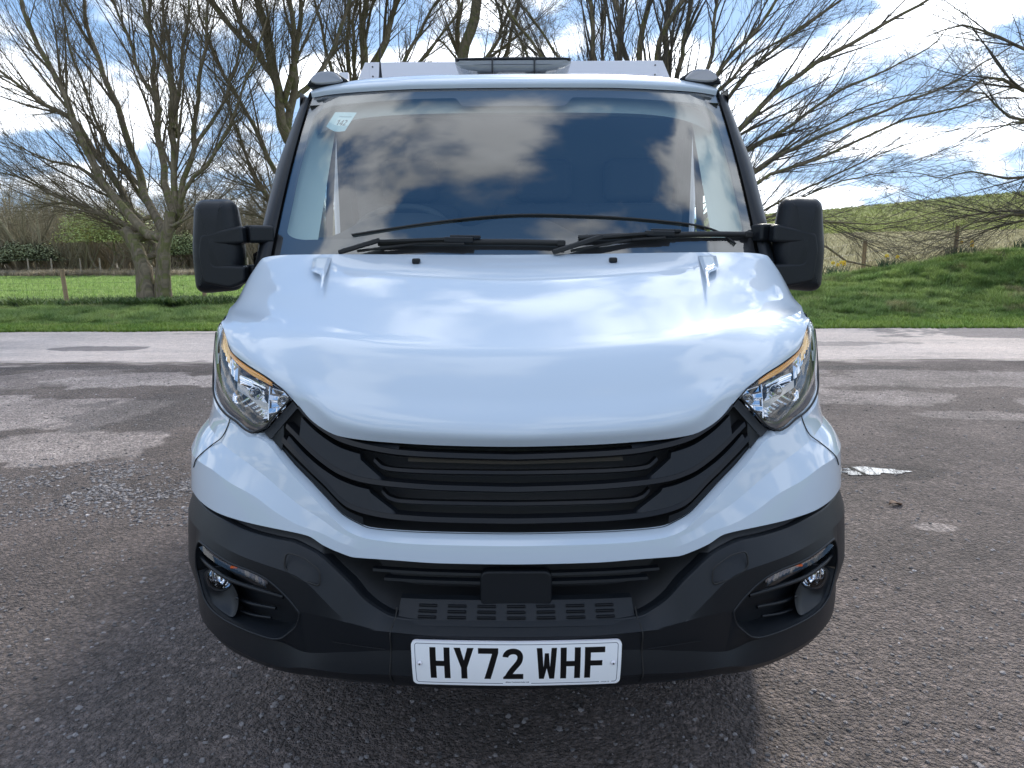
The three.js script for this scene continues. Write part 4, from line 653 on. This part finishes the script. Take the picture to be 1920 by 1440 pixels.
grassField(22000, 6, .16, .012, 1.0, () => { const z = -60 - 45 * rnd(); return [rr(6, 80), z, rr(1, 2)]; }, (x, z) => gc([.22, .27, .07], [.32, .35, .12], rnd(), rr(.9, 1.1)), 'thin green growth on the upper hill field');
grassField(5000, 14, .20, .02, .9, () => { const a = rnd() * 6.28, r = Math.sqrt(rnd()) * (rnd() < .5 ? 1.2 : 2.6); return [-9.1 + Math.cos(a) * r * 1.6, -17.1 + Math.sin(a) * .55, rr(.6, 1.5)]; }, () => gc([.06, .12, .035], [.14, .20, .06], rnd(), rr(.8, 1.2)), 'dark leafy ground growth at the foot of the left tree');
grassField(34000, 10, .09, .006, .6, () => [rr(-42, -3), -17.6 - 26 * Math.pow(rnd(), 1.4), 1.4], (x, z) => gc([.25, .42, .09], [.38, .51, .17], rnd(), rr(.8, 1.15)), 'short green crop in the field behind the fence');
grassField(26000, 6, .10, .006, 1.2, () => [rr(4, 55), -19 - 40 * Math.pow(rnd(), 1.3), 1.5], () => gc([.24, .22, .11], [.50, .46, .29], rnd(), rr(.7, 1.2)), 'dry stubble in the hill field');
grassField(9000, 8, .35, .007, .5, () => [rr(-46, 3), rr(-45.5, -42.5), 1.3], () => gc([.40, .34, .22], [.55, .47, .34], rnd(), rr(.8, 1.1)), 'pale dead grass at the far field edge');
const treeLimbs = {
  T1: [-17.4, [
    [0.304, [-9.5, 0], [-9.5, 0.6], [-9.5, 1.1], [-9.7, 1.7], [-9.9, 2.1]],
    [0.276, [-9.1, 0], [-9.1, 0.6], [-9.0, 1.4], [-8.8, 2.2], [-8.7, 2.5]],
    [0.235, [-9.5, 1.9], [-10.1, 2.5], [-10.4, 3.2], [-11.0, 3.9], [-11.7, 4.9], [-12.9, 5.6]],
    [0.235, [-9.2, 1.9], [-9.9, 2.6], [-10.4, 3.4], [-10.8, 4.4], [-11.2, 5.7], [-11.7, 6.8], [-11.9, 8.0]],
    [0.249, [-9.0, 1.9], [-9.5, 2.6], [-9.8, 3.3], [-10.2, 4.5], [-10.7, 5.9], [-11.1, 6.8], [-11.4, 8.0]],
    [0.207, [-8.8, 2.2], [-9.1, 3.1], [-9.3, 4.0], [-9.5, 5.2], [-9.6, 6.4], [-9.7, 8.0]],
    [0.276, [-8.7, 2.2], [-8.6, 3.4], [-8.5, 4.8], [-8.5, 6.0], [-8.8, 6.8], [-8.9, 8.0]],
    [0.207, [-8.6, 2.3], [-8.4, 3.3], [-8.1, 4.0], [-7.9, 5.2], [-7.6, 6.4], [-7.3, 7.9]],
    [0.180, [-8.6, 4.4], [-8.7, 5.4], [-8.9, 6.4], [-9.1, 8.0]],
    [0.180, [-8.5, 4.7], [-8.3, 5.9], [-8.2, 6.8], [-8.0, 8.0]],
    [0.152, [-9.3, 1.5], [-10.0, 2.0], [-11.0, 2.5], [-12.0, 2.8], [-13.5, 2.8]],
    [0.124, [-9.6, 2.0], [-10.6, 2.5], [-11.6, 2.9], [-12.5, 3.4], [-13.4, 3.6]],
    [0.138, [-9.7, 2.2], [-10.5, 3.0], [-11.4, 3.7], [-12.3, 3.9], [-13.3, 4.4]],
    [0.138, [-9.7, 2.5], [-10.4, 3.4], [-11.2, 4.6], [-11.8, 6.1], [-12.3, 7.7]],
    [0.097, [-8.6, 2.5], [-8.1, 3.3], [-7.5, 3.8], [-6.9, 4.7], [-6.5, 5.5]],
    [0.097, [-8.1, 4.0], [-7.6, 4.7], [-7.1, 5.5], [-6.8, 6.5], [-6.6, 7.7]],
    [0.083, [-8.7, 2.1], [-8.0, 2.5], [-7.3, 2.6], [-6.7, 2.5]],
    [0.110, [-9.3, 5.0], [-9.8, 6.0], [-10.1, 7.0], [-10.4, 8.0]]]],
  T2: [-20.0, [
    [0.345, [-6.6, 0.1], [-6.4, 2.1], [-6.4, 3.6], [-6.2, 4.9]],
    [0.267, [-6.3, 4.6], [-6.4, 6.2], [-6.5, 7.5], [-6.7, 8.8]],
    [0.283, [-6.3, 4.6], [-6.0, 6.3], [-6.0, 7.5], [-6.0, 8.8]],
    [0.188, [-6.2, 5.5], [-5.7, 6.8], [-5.5, 7.7], [-5.3, 8.8]],
    [0.188, [-6.1, 5.8], [-5.4, 6.6], [-5.0, 7.6], [-4.7, 8.7]],
    [0.173, [-6.4, 6.1], [-7.0, 6.9], [-7.7, 7.6], [-8.2, 8.3]],
    [0.141, [-6.6, 6.5], [-7.2, 7.7], [-7.4, 8.8]],
    [0.141, [-6.4, 3.2], [-7.0, 4.1], [-7.5, 5.3], [-8.2, 6.5], [-8.6, 7.5]],
    [0.126, [-6.4, 2.6], [-7.1, 2.9], [-7.7, 3.8], [-8.1, 4.9], [-8.4, 5.7]],
    [0.126, [-6.4, 2.3], [-7.2, 3.2], [-8.0, 3.6], [-8.5, 3.9]],
    [0.110, [-6.5, 2.0], [-7.2, 2.4], [-8.0, 2.7], [-8.9, 2.8]]]],
  T3: [-23.0, [
    [0.411, [-4.7, -0.1], [-4.7, 2.7], [-4.7, 6.0], [-4.6, 7.3]],
    [0.214, [-4.9, 4.4], [-5.3, 6.7], [-5.3, 8.3], [-5.2, 9.8]],
    [0.268, [-4.6, 6.7], [-4.7, 8.0], [-4.5, 8.9], [-4.5, 9.8]],
    [0.232, [-4.6, 7.0], [-4.2, 7.6], [-3.8, 8.6], [-3.4, 9.8]],
    [0.143, [-5.1, 6.0], [-5.0, 7.5], [-4.9, 8.6], [-4.5, 9.7]],
    [0.179, [-4.5, 6.0], [-3.8, 7.3], [-3.3, 8.3], [-2.7, 9.5]],
    [0.125, [-4.1, 6.7], [-3.4, 7.3], [-2.6, 8.1], [-1.9, 9.0]],
    [0.125, [-5.3, 6.0], [-5.8, 7.3], [-5.9, 8.3], [-6.2, 9.5]]]],
  T4: [-24.0, [
    [0.242, [-1.8, -0.1], [-1.8, 4.5], [-1.7, 7.7], [-1.3, 8.8], [-1.1, 10.1]],
    [0.167, [-1.7, 7.4], [-1.9, 8.4], [-1.9, 10.0]],
    [0.149, [-1.7, 6.2], [-0.4, 7.7], [-0.1, 8.7], [0.2, 10.0]],
    [0.112, [-1.6, 7.0], [-0.8, 7.9], [-0.4, 8.5], [-0.6, 9.8]],
    [0.112, [-0.1, 5.4], [0.4, 7.7], [-0.1, 8.7], [-0.4, 9.5]]]],
  T5: [-19.5, [
    [0.537, [3.6, 0], [3.5, 1.8], [3.5, 3.5], [3.5, 4.7]],
    [0.215, [2.8, 2.5], [2.4, 5.1], [2.3, 6.6], [2.2, 8.6]],
    [0.199, [3.0, 3.5], [2.7, 6.2], [2.6, 7.3], [2.7, 8.6]],
    [0.230, [3.4, 4.5], [2.9, 6.5], [3.0, 7.5], [2.8, 8.6]],
    [0.261, [3.5, 4.5], [3.3, 6.5], [3.4, 7.4], [3.5, 8.6]],
    [0.199, [3.7, 4.5], [3.7, 6.5], [4.0, 7.3], [4.7, 8.2]],
    [0.215, [3.9, 3.5], [4.1, 6.3], [4.1, 7.3], [4.2, 8.6]],
    [0.199, [4.1, 3.7], [4.5, 6.2], [4.7, 7.3], [4.9, 8.6]],
    [0.169, [4.1, 3.4], [4.9, 5.5], [5.6, 6.8], [5.8, 8.4]],
    [0.184, [4.1, 2.8], [5.2, 4.6], [6.3, 6.0], [7.4, 7.1], [8.5, 7.9]],
    [0.169, [4.1, 2.2], [5.5, 4.1], [6.9, 5.6], [8.5, 6.6], [10.2, 7.5]],
    [0.169, [4.3, 1.9], [6.0, 3.9], [7.6, 4.8], [9.2, 5.9], [10.6, 6.5]],
    [0.169, [4.3, 1.5], [6.2, 3.4], [7.6, 4.2], [9.3, 4.9], [11.3, 5.7]],
    [0.169, [4.3, 1.3], [6.5, 3.3], [7.9, 3.8], [9.6, 4.6], [11.5, 5.1]],
    [0.169, [4.3, 1.0], [6.9, 2.6], [8.5, 3.4], [10.1, 4.1], [12.1, 4.7]],
    [0.123, [4.5, 1.5], [6.5, 3.5], [8.2, 4.6], [10.1, 5.5], [12.1, 6.0]],
    [0.107, [7.1, 2.6], [8.8, 3.3], [10.3, 3.5], [11.6, 3.3]],
    [0.107, [4.3, 0.7], [7.0, 2.4], [8.6, 2.2], [10.3, 2.2], [12.0, 2.7]],
    [0.092, [7.0, 2.3], [8.3, 2.3], [9.5, 2.0], [10.7, 2.1]],
    [0.123, [3.0, 3.5], [1.7, 5.4], [0.5, 6.9], [-0.3, 7.8]],
    [0.107, [2.9, 4.0], [1.8, 6.1], [1.0, 7.3], [0.2, 8.3]],
    [0.123, [4.0, 3.9], [5.3, 6.0], [6.3, 7.2], [6.9, 8.3]],
    [0.107, [4.9, 4.6], [6.6, 6.7], [8.0, 7.6], [9.0, 8.3]]]],
  T6: [-16.5, [
    [0.395, [16.3, -0.8], [15.7, 2.3], [14.9, 4.1]],
    [0.158, [15.2, 3.5], [13.3, 4.3], [12.0, 5.1], [11.0, 5.4], [10.3, 4.9]],
    [0.118, [15.0, 4.0], [12.8, 5.7], [11.5, 6.4], [10.6, 6.7], [9.9, 6.5]],
    [0.105, [15.2, 3.3], [13.1, 4.4], [11.8, 4.6], [11.3, 5.1], [10.4, 5.2]],
    [0.105, [15.3, 2.9], [13.3, 3.7], [12.1, 4.2], [11.3, 4.3], [10.4, 4.0]],
    [0.105, [15.6, 1.9], [13.5, 2.2], [12.2, 2.3], [11.5, 2.1], [10.8, 1.7]],
    [0.092, [15.6, 1.8], [13.8, 2.3], [12.3, 2.4], [11.5, 2.3], [10.2, 1.8]],
    [0.079, [13.5, 2.2], [12.4, 2.1], [11.8, 1.7], [11.2, 1.4]],
    [0.092, [14.3, 4.1], [12.6, 3.2], [11.6, 3.4], [10.9, 3.2]],
    [0.092, [14.1, 5.7], [12.4, 6.8], [11.4, 7.2]]]],
};
// ------------------------------------------------------------------ trees
// growing buffers of tapered tubes
class Wood {
  constructor() { this.p = []; this.n = []; this.i = []; }
  tube(pts, rad, sides) {
    const b = this.p.length / 3, N = pts.length; let ax = V(1, 0, 0);
    for (let k = 0; k < N; k++) {
      const t = V(...pts[Math.min(k + 1, N - 1)]).sub(V(...pts[Math.max(k - 1, 0)])).normalize(); if (Math.abs(t.dot(ax)) > .9) ax = V(0, 0, 1);
      const u = ax.clone().sub(t.clone().multiplyScalar(ax.dot(t))).normalize(), w = t.clone().cross(u); ax = u;
      for (let s = 0; s < sides; s++) { const a = s / sides * 6.28319, c = Math.cos(a), d = Math.sin(a), nx = u.x * c + w.x * d, ny = u.y * c + w.y * d, nz = u.z * c + w.z * d; const r = rad[k] * (sides > 5 ? 1 + .16 * (noise3(pts[k][0] * 4 + c, pts[k][1] * 2.2, pts[k][2] * 4 + d) - .5) : 1); this.p.push(pts[k][0] + nx * r, pts[k][1] + ny * r, pts[k][2] + nz * r); this.n.push(nx, ny, nz); }
    }
    for (let k = 0; k + 1 < N; k++) for (let s = 0; s < sides; s++) { const a = b + k * sides + s, c = b + k * sides + (s + 1) % sides; this.i.push(a, c, a + sides, c, c + sides, a + sides); }
  }
  geo() { const g = new THREE.BufferGeometry(); g.setAttribute('position', new THREE.Float32BufferAttribute(this.p, 3)); g.setAttribute('normal', new THREE.Float32BufferAttribute(this.n, 3)); const uv = new Float32Array(this.p.length / 3 * 2); for (let k = 0; k < uv.length / 2; k++) { uv[2 * k] = (this.p[3 * k] + this.p[3 * k + 2]) * 1.1; uv[2 * k + 1] = this.p[3 * k + 1] * .7; } g.setAttribute('uv', new THREE.BufferAttribute(uv, 2)); g.setIndex(this.i); return g; }
}
const barkTex = dataTex(512, 512, (i, j) => { const a = fbm2(i / 14, j / 60, 5), b = fbm2(i / 40 + 9, j / 40, 4), moss = sstep(.48, .66, b); const c = [mix(.185, .14, moss), mix(.15, .135, moss), mix(.10, .055, moss)].map(k => toS(k * (.5 + 1.0 * a))); return c; }, true);
const barkBump = dataTex(512, 512, (i, j) => { const v = fbm2(i / 10, j / 46, 5); return [v, v, v]; });
const bark = new THREE.MeshStandardMaterial({ name: 'bark', map: barkTex, bumpMap: barkBump, bumpScale: .03, roughness: .95 });
const twigMat = std('twig', [.115, .092, .055], .9);
const twigDark = std('twig_far', [.075, .064, .05], .9);
const spline = pts => { const c = new THREE.CatmullRomCurve3(pts.map(p => V(...p)), false, 'centripetal'); return c; };
function shoot(wood, start, dir, len, r, depth, o) {
  const seg = len > 1.1 ? 5 : depth > 0 ? 4 : 3, pts = [start], d = V(...dir), st = len / seg; let q = V(...start); const rad = [r];
  for (let k = 1; k <= seg; k++) { d.x += rr(-1, 1) * o.wob; d.y += rr(-1, 1) * o.wob + o.up; d.z += rr(-1, 1) * o.wob; d.normalize(); q = q.clone().addScaledVector(d, st); pts.push([q.x, q.y, q.z]); rad.push(Math.max(.0028, r * (1 - .8 * k / seg))); }
  wood.tube(pts, rad, r > .03 ? 6 : r > .012 ? 4 : 3);
  if (depth <= 0 || len < .2) return;
  const n = Math.round((depth > 1 ? 4.6 : 4.2) * o.dens * Math.min(2.4, len / .9) + rnd() - .3);
  for (let k = 0; k < n; k++) {
    const t = rr(.12, 1), f = t * seg, i = Math.min(seg - 1, Math.floor(f)), w = f - i, p = pts[i].map((v, c) => mix(v, pts[i + 1][c], w)), tg = V(...pts[i + 1]).sub(V(...pts[i])).normalize();
    const side = V(rr(-1, 1), rr(-1, 1), rr(-1, 1)).cross(tg).normalize(), nd = tg.multiplyScalar(rr(.7, 1)).addScaledVector(side, rr(.3, .65));
    shoot(wood, p, [nd.x, nd.y, nd.z], len * rr(.32, .62) * (1.15 - .45 * t), Math.max(.0038, rad[i] * rr(.4, .58)), depth - 1, o);
  }
}
function buildTree(key, name, label, opts) {
  const [z0, limbs] = treeLimbs[key], root = thing(name, label, 'tree', [0, 0, 0], undefined), tw = new Wood(), o = { wob: .10, up: .04, dens: 1, spread: 1, par: .5, ...opts }, placed = [];
  const grow = (c, len, R, n, main) => {
    const step = (main ? .5 : .20) / o.dens; for (let s = len * (main ? .45 : .14); s < len; s += step * rr(.6, 1.4)) {
      const t = s / len, i = Math.min(n - 1, Math.floor(t * n)), p = c.getPointAt(t), tg = c.getTangentAt(t), side = V(rr(-1, 1), rr(-.6, 1), rr(-1, 1)).cross(tg).normalize(); const nd = tg.clone().multiplyScalar(rr(.7, 1)).addScaledVector(side, rr(.3, .8) * o.par * 1.6); nd.normalize();
      const l = (main ? rr(.5, 1.3) : mix(1.9, 1.0, t) * rr(.5, 1.25)) * (o.len || 1); shoot(tw, [p.x, p.y, p.z], [nd.x, nd.y, nd.z], l, clamp(R[i] * rr(.22, .42), .0055, .022), rnd() < .6 ? 2 : 1, o);
    }
  };
  limbs.forEach((L, k) => {
    const main = k < o.stems; let r0 = L[0] * o.thick, dz = main ? (k ? rr(-.1, .1) : 0) : rr(-1, 1) * o.spread * 2.2, zs = z0 + (main ? dz : 0); const raw = L.slice(1).map(p => p.slice());
    if (!main) { let best = 9, q = null; for (const p of placed) { const d = Math.hypot(p[0] - raw[0][0], p[1] - raw[0][1]); if (d < best) { best = d; q = p; } } if (q && best < 2.5) { zs = q[2]; raw.unshift([q[0], q[1] - .0]); r0 = Math.min(r0, q[3] * .9); } }
    const pts = raw.map((p, i, A) => [p[0], i === 0 && p[1] < .05 ? H(p[0], z0) - .12 : p[1], zs + (main ? 0 : dz * (i / (A.length - 1)) ** .9)]);
    const a = pts[pts.length - 2], b = pts[pts.length - 1]; if (!main && !o.noExtend && b[1] > 5) { let d = V(b[0] - a[0], b[1] - a[1], b[2] - a[2]).normalize(), q = V(...b); for (let e = 0; e < 2; e++) { d.y += .12; d.normalize(); q = q.clone().addScaledVector(d, 1.3); pts.push([q.x + rr(-.2, .2), q.y, q.z + rr(-.2, .2)]); } }
    const c = spline(pts), len = c.getLength(), n = Math.max(8, Math.round(len * 2.4)), P = [], R = [];
    for (let i = 0; i <= n; i++) { const t = i / n, q = c.getPointAt(t); const j = main ? 0 : .035 * Math.sin(i * 1.7 + k) * (1 - t * .5); P.push([q.x + j + rr(-.02, .02), q.y + rr(-.02, .02), q.z + rr(-.03, .03)]); R.push(main ? r0 * (o.trunkScale || 1) * (1 - (o.stems > 1 ? .45 : .18) * t) * (1 + .35 * Math.exp(-t * len / .3) * (pts[0][1] < .3 ? 1 : 0)) : Math.max(.010, r0 * (1 - .88 * Math.pow(t, .8)))); placed.push([...P[i], R[i]]); }
    const w = new Wood(); w.tube(P, R, r0 > .15 ? 12 : 8); part(main ? 'trunk' : 'limb', w.geo(), bark, root);
    if (main && !o.trunkShoots) return;
    grow(c, len, R, n, main);
    // secondary branches leaving at a narrow angle
    if (!main) for (let e = 0; e < o.second; e++) {
      const t = rr(.15, .8), p = c.getPointAt(t), tg = c.getTangentAt(t), side = V(rr(-1, 1), rr(-.5, 1), rr(-1, 1)).cross(tg).normalize(), d = tg.multiplyScalar(1).addScaledVector(side, rr(.3, .6) * o.par * 1.5).normalize(), q = [[p.x, p.y, p.z]]; let cur = p.clone(); const L2 = rr(1.8, 3.6) * (o.len || 1);
      for (let m = 0; m < 5; m++) { d.x += rr(-.12, .12); d.y += rr(-.08, .12) + o.up; d.z += rr(-.12, .12); d.normalize(); cur = cur.clone().addScaledVector(d, L2 / 5); q.push([cur.x, cur.y, cur.z]); }
      const c2 = spline(q), l2 = c2.getLength(), n2 = 8, i0 = Math.floor(t * n), P2 = [], R2 = []; for (let i = 0; i <= n2; i++) { const v = c2.getPointAt(i / n2); P2.push([v.x, v.y, v.z]); R2.push(Math.max(.006, R[i0] * .5 * (1 - .85 * i / n2))); }
      tw.tube(P2, R2, 6); grow(c2, l2, R2, n2, false);
    }
  });
  const crown = part('crown', tw.geo(), o.mat || twigMat, root); crown.userData.kind = 'stuff'; triCount += tw.i.length / 3;
  return root;
}
let triCount = 0;
buildTree('T1', 'bare_tree', 'large bare tree with two stout trunks left of the van, leaning limbs fanning out', { stems: 2, trunkScale: 1.25, thick: .66, spread: .9, up: .05, trunkShoots: 1, second: 7, dens: 0.8 });
buildTree('T2', 'bare_tree', 'bare tree rising straight behind the left windscreen pillar', { stems: 1, thick: .62, spread: .8, trunkShoots: 1, second: 6, dens: 0.9 });
buildTree('T3', 'bare_tree', 'bare tree behind the roof aerial with upright close stems', { stems: 1, thick: .6, spread: .9, dens: 0.9, second: 6 });
buildTree('T4', 'bare_tree', 'slender bare tree behind the roof light bar with open forks', { stems: 1, thick: .8, spread: .9, dens: 0.9, second: 6 });
buildTree('T5', 'bare_tree', 'broad bare tree behind the right side of the roof sweeping long branches right', { stems: 1, thick: .72, spread: 1.0, up: .012, dens: 0.55, par: .44, wob: .16, second: 9, mat: twigDark });
buildTree('T6', 'bare_tree', 'bare tree whose drooping branches reach in from the right edge', { stems: 1, thick: .85, spread: .8, up: .0, wob: .24, dens: 0.75, len: .8, second: 5, noExtend: 1, mat: twigDark });
console.log('crown triangles', triCount);

// distant bare wood beyond the left field, as one mass of small leafless trees
{
  const variants = []; for (let v = 0; v < 3; v++) { const w = new Wood(); for (let k = 0; k < 5; k++) { const a = k / 5 * 6.28 + rr(-.4, .4); shoot(w, [Math.cos(a) * .1, 0, Math.sin(a) * .1], [Math.cos(a) * .42, 1, Math.sin(a) * .42], rr(3.8, 5.2), .09, 3, { wob: .10, up: .05, dens: .75 }); } variants.push(w.geo()); }
  const o = new THREE.Object3D(), mm = new THREE.MeshStandardMaterial({ name: 'far_wood', roughness: 1 });
  variants.forEach((g, v) => { const N = 120, im = new THREE.InstancedMesh(g, mm, N); im.name = numbered('distant_wood'); for (let i = 0; i < N; i++) { const z = rr(-75, -47), x = rr(-75, 9) * (1 + (-47 - z) * .01); o.position.set(x, H(x, z) - .2, z); o.rotation.set(0, rnd() * 6.28, 0); const s = rr(.7, 1.35) * mix(1, .55, sstep(-14, 4, x)); o.scale.set(s * rr(1, 1.3), s, s * rr(1, 1.3)); o.updateMatrix(); im.setMatrixAt(i, o.matrix); const b = rr(.8, 1.25); im.setColorAt(i, lin(.26 * b, mix(.215, .25, rnd() ** 2) * b, .145 * b)); } im.castShadow = im.receiveShadow = true; scene.add(im); tag(im, 'brown leafless wood along the far side of the left field', null, null, 'stuff'); });
}
// evergreen bushes in front of it
function bush(x, z, w, h, label, tint, trunk) {
  const root = thing('evergreen_bush', label, 'bush', [x, H(x, z), z]); const p = [], nn = [], ix = [], col = [];
  const N = 13000; for (let i = 0; i < N; i++) {
    const a = rnd() * 6.283, e = rr(-.15, 1), rad = Math.pow(rnd(), .45), cl = noise3(Math.cos(a) * 2.3 + x, e * 3, Math.sin(a) * 2.3) ; const R = rad * (.62 + .6 * cl);
    const px = Math.cos(a) * w * .5 * R * Math.sqrt(Math.max(.05, 1 - (e * .85) ** 2)), py = h * (trunk + (1 - trunk) * clamp(.5 + .5 * e * R * 1.15, .02, 1.1)), pz = Math.sin(a) * w * .45 * R * Math.sqrt(Math.max(.05, 1 - (e * .85) ** 2));
    const s = rr(.03, .075), u = V(rr(-1, 1), rr(-.5, .5), rr(-1, 1)).normalize(), v = V(rr(-1, 1), rr(-1, 1), rr(-1, 1)).cross(u).normalize(), b = p.length / 3, m = rr(.7, 1.3);
    for (const [c, d] of [[-1, 0], [0, -.5], [1, 0], [0, .5]]) { p.push(px + (u.x * c + v.x * d) * s, py + (u.y * c + v.y * d) * s, pz + (u.z * c + v.z * d) * s); const n = V(px / w, (py / h - .4), pz / w + .2).normalize(); nn.push(n.x, n.y, n.z); col.push(tint[0] * m, tint[1] * m, tint[2] * m); }
    ix.push(b, b + 1, b + 2, b, b + 2, b + 3);
  }
  const g = new THREE.BufferGeometry(); g.setAttribute('position', new THREE.Float32BufferAttribute(p, 3)); g.setAttribute('normal', new THREE.Float32BufferAttribute(nn, 3)); g.setAttribute('color', new THREE.Float32BufferAttribute(col, 3)); g.setIndex(ix);
  const c = part('crown', g, M.leafy ??= new THREE.MeshStandardMaterial({ name: 'evergreen_leaves', vertexColors: true, side: THREE.DoubleSide, roughness: .6 }), root); c.userData.kind = 'stuff';
  const wd = new Wood(); for (let k = 0; k < 4; k++) wd.tube([[rr(-.2, .2) * w, 0, 0], [rr(-.25, .25) * w, h * .3, rr(-.2, .2)], [rr(-.3, .3) * w, h * .7, rr(-.3, .3)]], [.09, .07, .03], 6); part('trunk', wd.geo(), bark, root);
}
bush(-25.2, -44.5, 5.6, 4.1, 'tall broad yellow-green evergreen bush beyond the left field fence', [.36, .42, .13], .12);
bush(-21.5, -46, 3.4, 2.6, 'smaller dark green bush beyond the field, behind the left trunks', [.27, .32, .13], .1);
bush(-30.8, -45.5, 3.8, 2.0, 'low dark green bush at far left beyond the field', [.25, .28, .14], .05);
bush(-33.6, -46, 2.4, 1.7, 'round dark green bush farthest left beyond the field', [.24, .27, .14], .05);

// ------------------------------------------------------------------ fences
const postMat = new THREE.MeshStandardMaterial({ name: 'post_wood', map: dataTex(128, 256, (i, j) => { const v = .5 + .7 * fbm2(i / 6, j / 60, 4); return [.36, .26, .15].map(k => toS(k * v)); }, true), roughness: .9 });
const paleWood = std('pale_post', [.34, .29, .22], .9), wire = std('wire', [.12, .12, .12], .5, { metalness: .6 });
function fence(name, label, posts, h, r, wires, mat, mesh) {
  const root = thing(name, label, 'fence');
  posts.forEach(([x, z, l = 0]) => { const g = new THREE.CylinderGeometry(r * .95, r, h + .25, 10); g.translate(0, h / 2 - .12, 0); g.rotateZ(l); g.translate(x, H(x, z), z); part('post', g, mat, root); });
  const ws = []; const line = (f) => { for (let i = 0; i + 1 < posts.length; i++) { const [x0, z0] = posts[i], [x1, z1] = posts[i + 1]; ws.push(tubeGeo([0, .5, 1].map(t => { const x = mix(x0, x1, t), z = mix(z0, z1, t); return [x, mix(H(x0, z0), H(x1, z1), t) + f * h - .015 * Math.sin(Math.PI * t), z + r]; }), mesh ? .0022 : .003, 3, 6)); } };
  for (const f of wires) line(f);
  if (mesh) for (let i = 0; i + 1 < posts.length; i++) { const [x0, z0] = posts[i], [x1, z1] = posts[i + 1], n = Math.round(Math.hypot(x1 - x0, z1 - z0) / .16); for (let k = 1; k < n; k++) { const x = mix(x0, x1, k / n), z = mix(z0, z1, k / n), y = mix(H(x0, z0), H(x1, z1), k / n); ws.push(new THREE.CylinderGeometry(.0018, .0018, h * .75, 3).translate(x, y + h * .42, z + r)); } }
  const m = part('wire', ws, wire, root); m.userData.kind = 'stuff';
}
fence('wire_fence', 'stock fence of round posts and netting in front of the left field', [[-19, -16.9], [-15.2, -16.85], [-11.2, -16.8, .05], [-8.2, -17.9, .02], [-5.2, -17.6], [-2.2, -17.7]], 1.02, .055, [.05, .2, .36, .52, .68, .82, .97], postMat, true);
fence('wire_fence', 'round-post wire fence along the top of the right bank', [[3.6, -18.4], [6.6, -18.8], [9.65, -19], [12.15, -19], [14.7, -19], [17.4, -19]], .80, .055, [.3, .6, .95], postMat, false);
fence('field_fence', 'far row of pale thin posts across the left field edge', Array.from({ length: 24 }, (_, i) => [-44 + i * 1.75 + .3 * Math.sin(i * 5), -43.6 + .3 * Math.sin(i * 3)]), 1.1, .045, [.5, .95], paleWood, false);

// ------------------------------------------------------------------ daffodils and a fallen branch on the bank
{
  const petal = std('daffodil_yellow', [.78, .58, .03], .6), trumpet = std('daffodil_orange', [.80, .38, .02], .6), leafM = std('daffodil_leaf', [.035, .085, .035], .6);
  const clump = (x, z, w, nl, nf, label, orange) => {
    const root = thing('daffodil_clump', label, 'flowers', [x, H(x, z), z]); const lg = [];
    for (let k = 0; k < nl; k++) { const a = rnd() * 6.28, bx = rr(-w, w), bz = rr(-.15, .15), l = rr(.22, .38); lg.push(grid(1, 4, (u, v) => [bx + Math.cos(a) * l * .35 * v * v + (u - .5) * .022 * (1 - v * .7), l * v * (1 - .15 * v), bz + Math.sin(a) * l * .35 * v * v])); }
    part('leaves', lg, leafM, root).userData.kind = 'stuff';
    for (let k = 0; k < nf; k++) { const fx = rr(-w, w) * .8, fy = rr(.30, .42), fz = rr(-.05, .15), gs = []; for (let q = 0; q < 6; q++) { const s = new THREE.CircleGeometry(.026, 7); s.scale(.6, 1, 1); s.translate(0, .034, 0); s.rotateX(-.15); s.rotateZ(q * Math.PI / 3); gs.push(s); } const fl = part('flower', gs.map(g => { g.rotateY(rr(-.4, .4)); g.translate(fx, fy, fz); return g; }), orange ? trumpet : petal, root); part('trumpet', new THREE.CylinderGeometry(.018, .012, .03, 10, 1, true).rotateX(Math.PI / 2).translate(fx, fy, fz + .018), trumpet, fl); part('stem', tubeGeo([[fx, 0, fz], [fx, fy * .6, fz], [fx, fy, fz - .005]], .004, 4, 6), leafM, fl); }
  };
  clump(8.55, -18.2, .35, 50, 5, 'daffodils with pale yellow flowers just right of the right mirror', false);
  clump(9.75, -17.6, .35, 90, 2, 'dark leafy daffodil clump below the left post of the right fence', false);
  clump(11.9, -18.2, .45, 90, 3, 'daffodils with small flowers at foot of the taller right fence post', false);
  clump(13.7, -18.2, .4, 90, 2, 'daffodils with orange flowers near the right picture edge', true);
  clump(14.4, -18.1, .5, 110, 3, 'yellow daffodils amid dense dark leaves at far right of the bank', false);
  const br = thing('fallen_branch', 'dark bare fallen branch leaning down to the bank behind the right mirror', 'branch'); const w = new Wood(); w.tube([[7.9, 1.75, -18.6], [8.4, 1.55, -18.5], [8.9, 1.18, -18.4], [9.6, 1.02, -18.3], [10.3, .96, -18.3]], [.03, .03, .028, .022, .012], 6); for (let k = 0; k < 6; k++) shoot(w, [8.4 + k * .28, 1.5 - k * .1, -18.45], [rr(-.3, .6), rr(.2, 1), rr(-.4, .4)], rr(.3, .7), .01, 1, { wob: .2, up: .05, dens: 1 }); part('bough', w.geo(), bark, br);
}

const renderer = new THREE.WebGLRenderer({ antialias: true });
renderer.toneMapping = THREE.LinearToneMapping;
renderer.toneMappingExposure = EXPOSURE;
renderer.shadowMap.enabled = true;
renderer.setSize(1024, 768);
renderer.render(scene, camera);
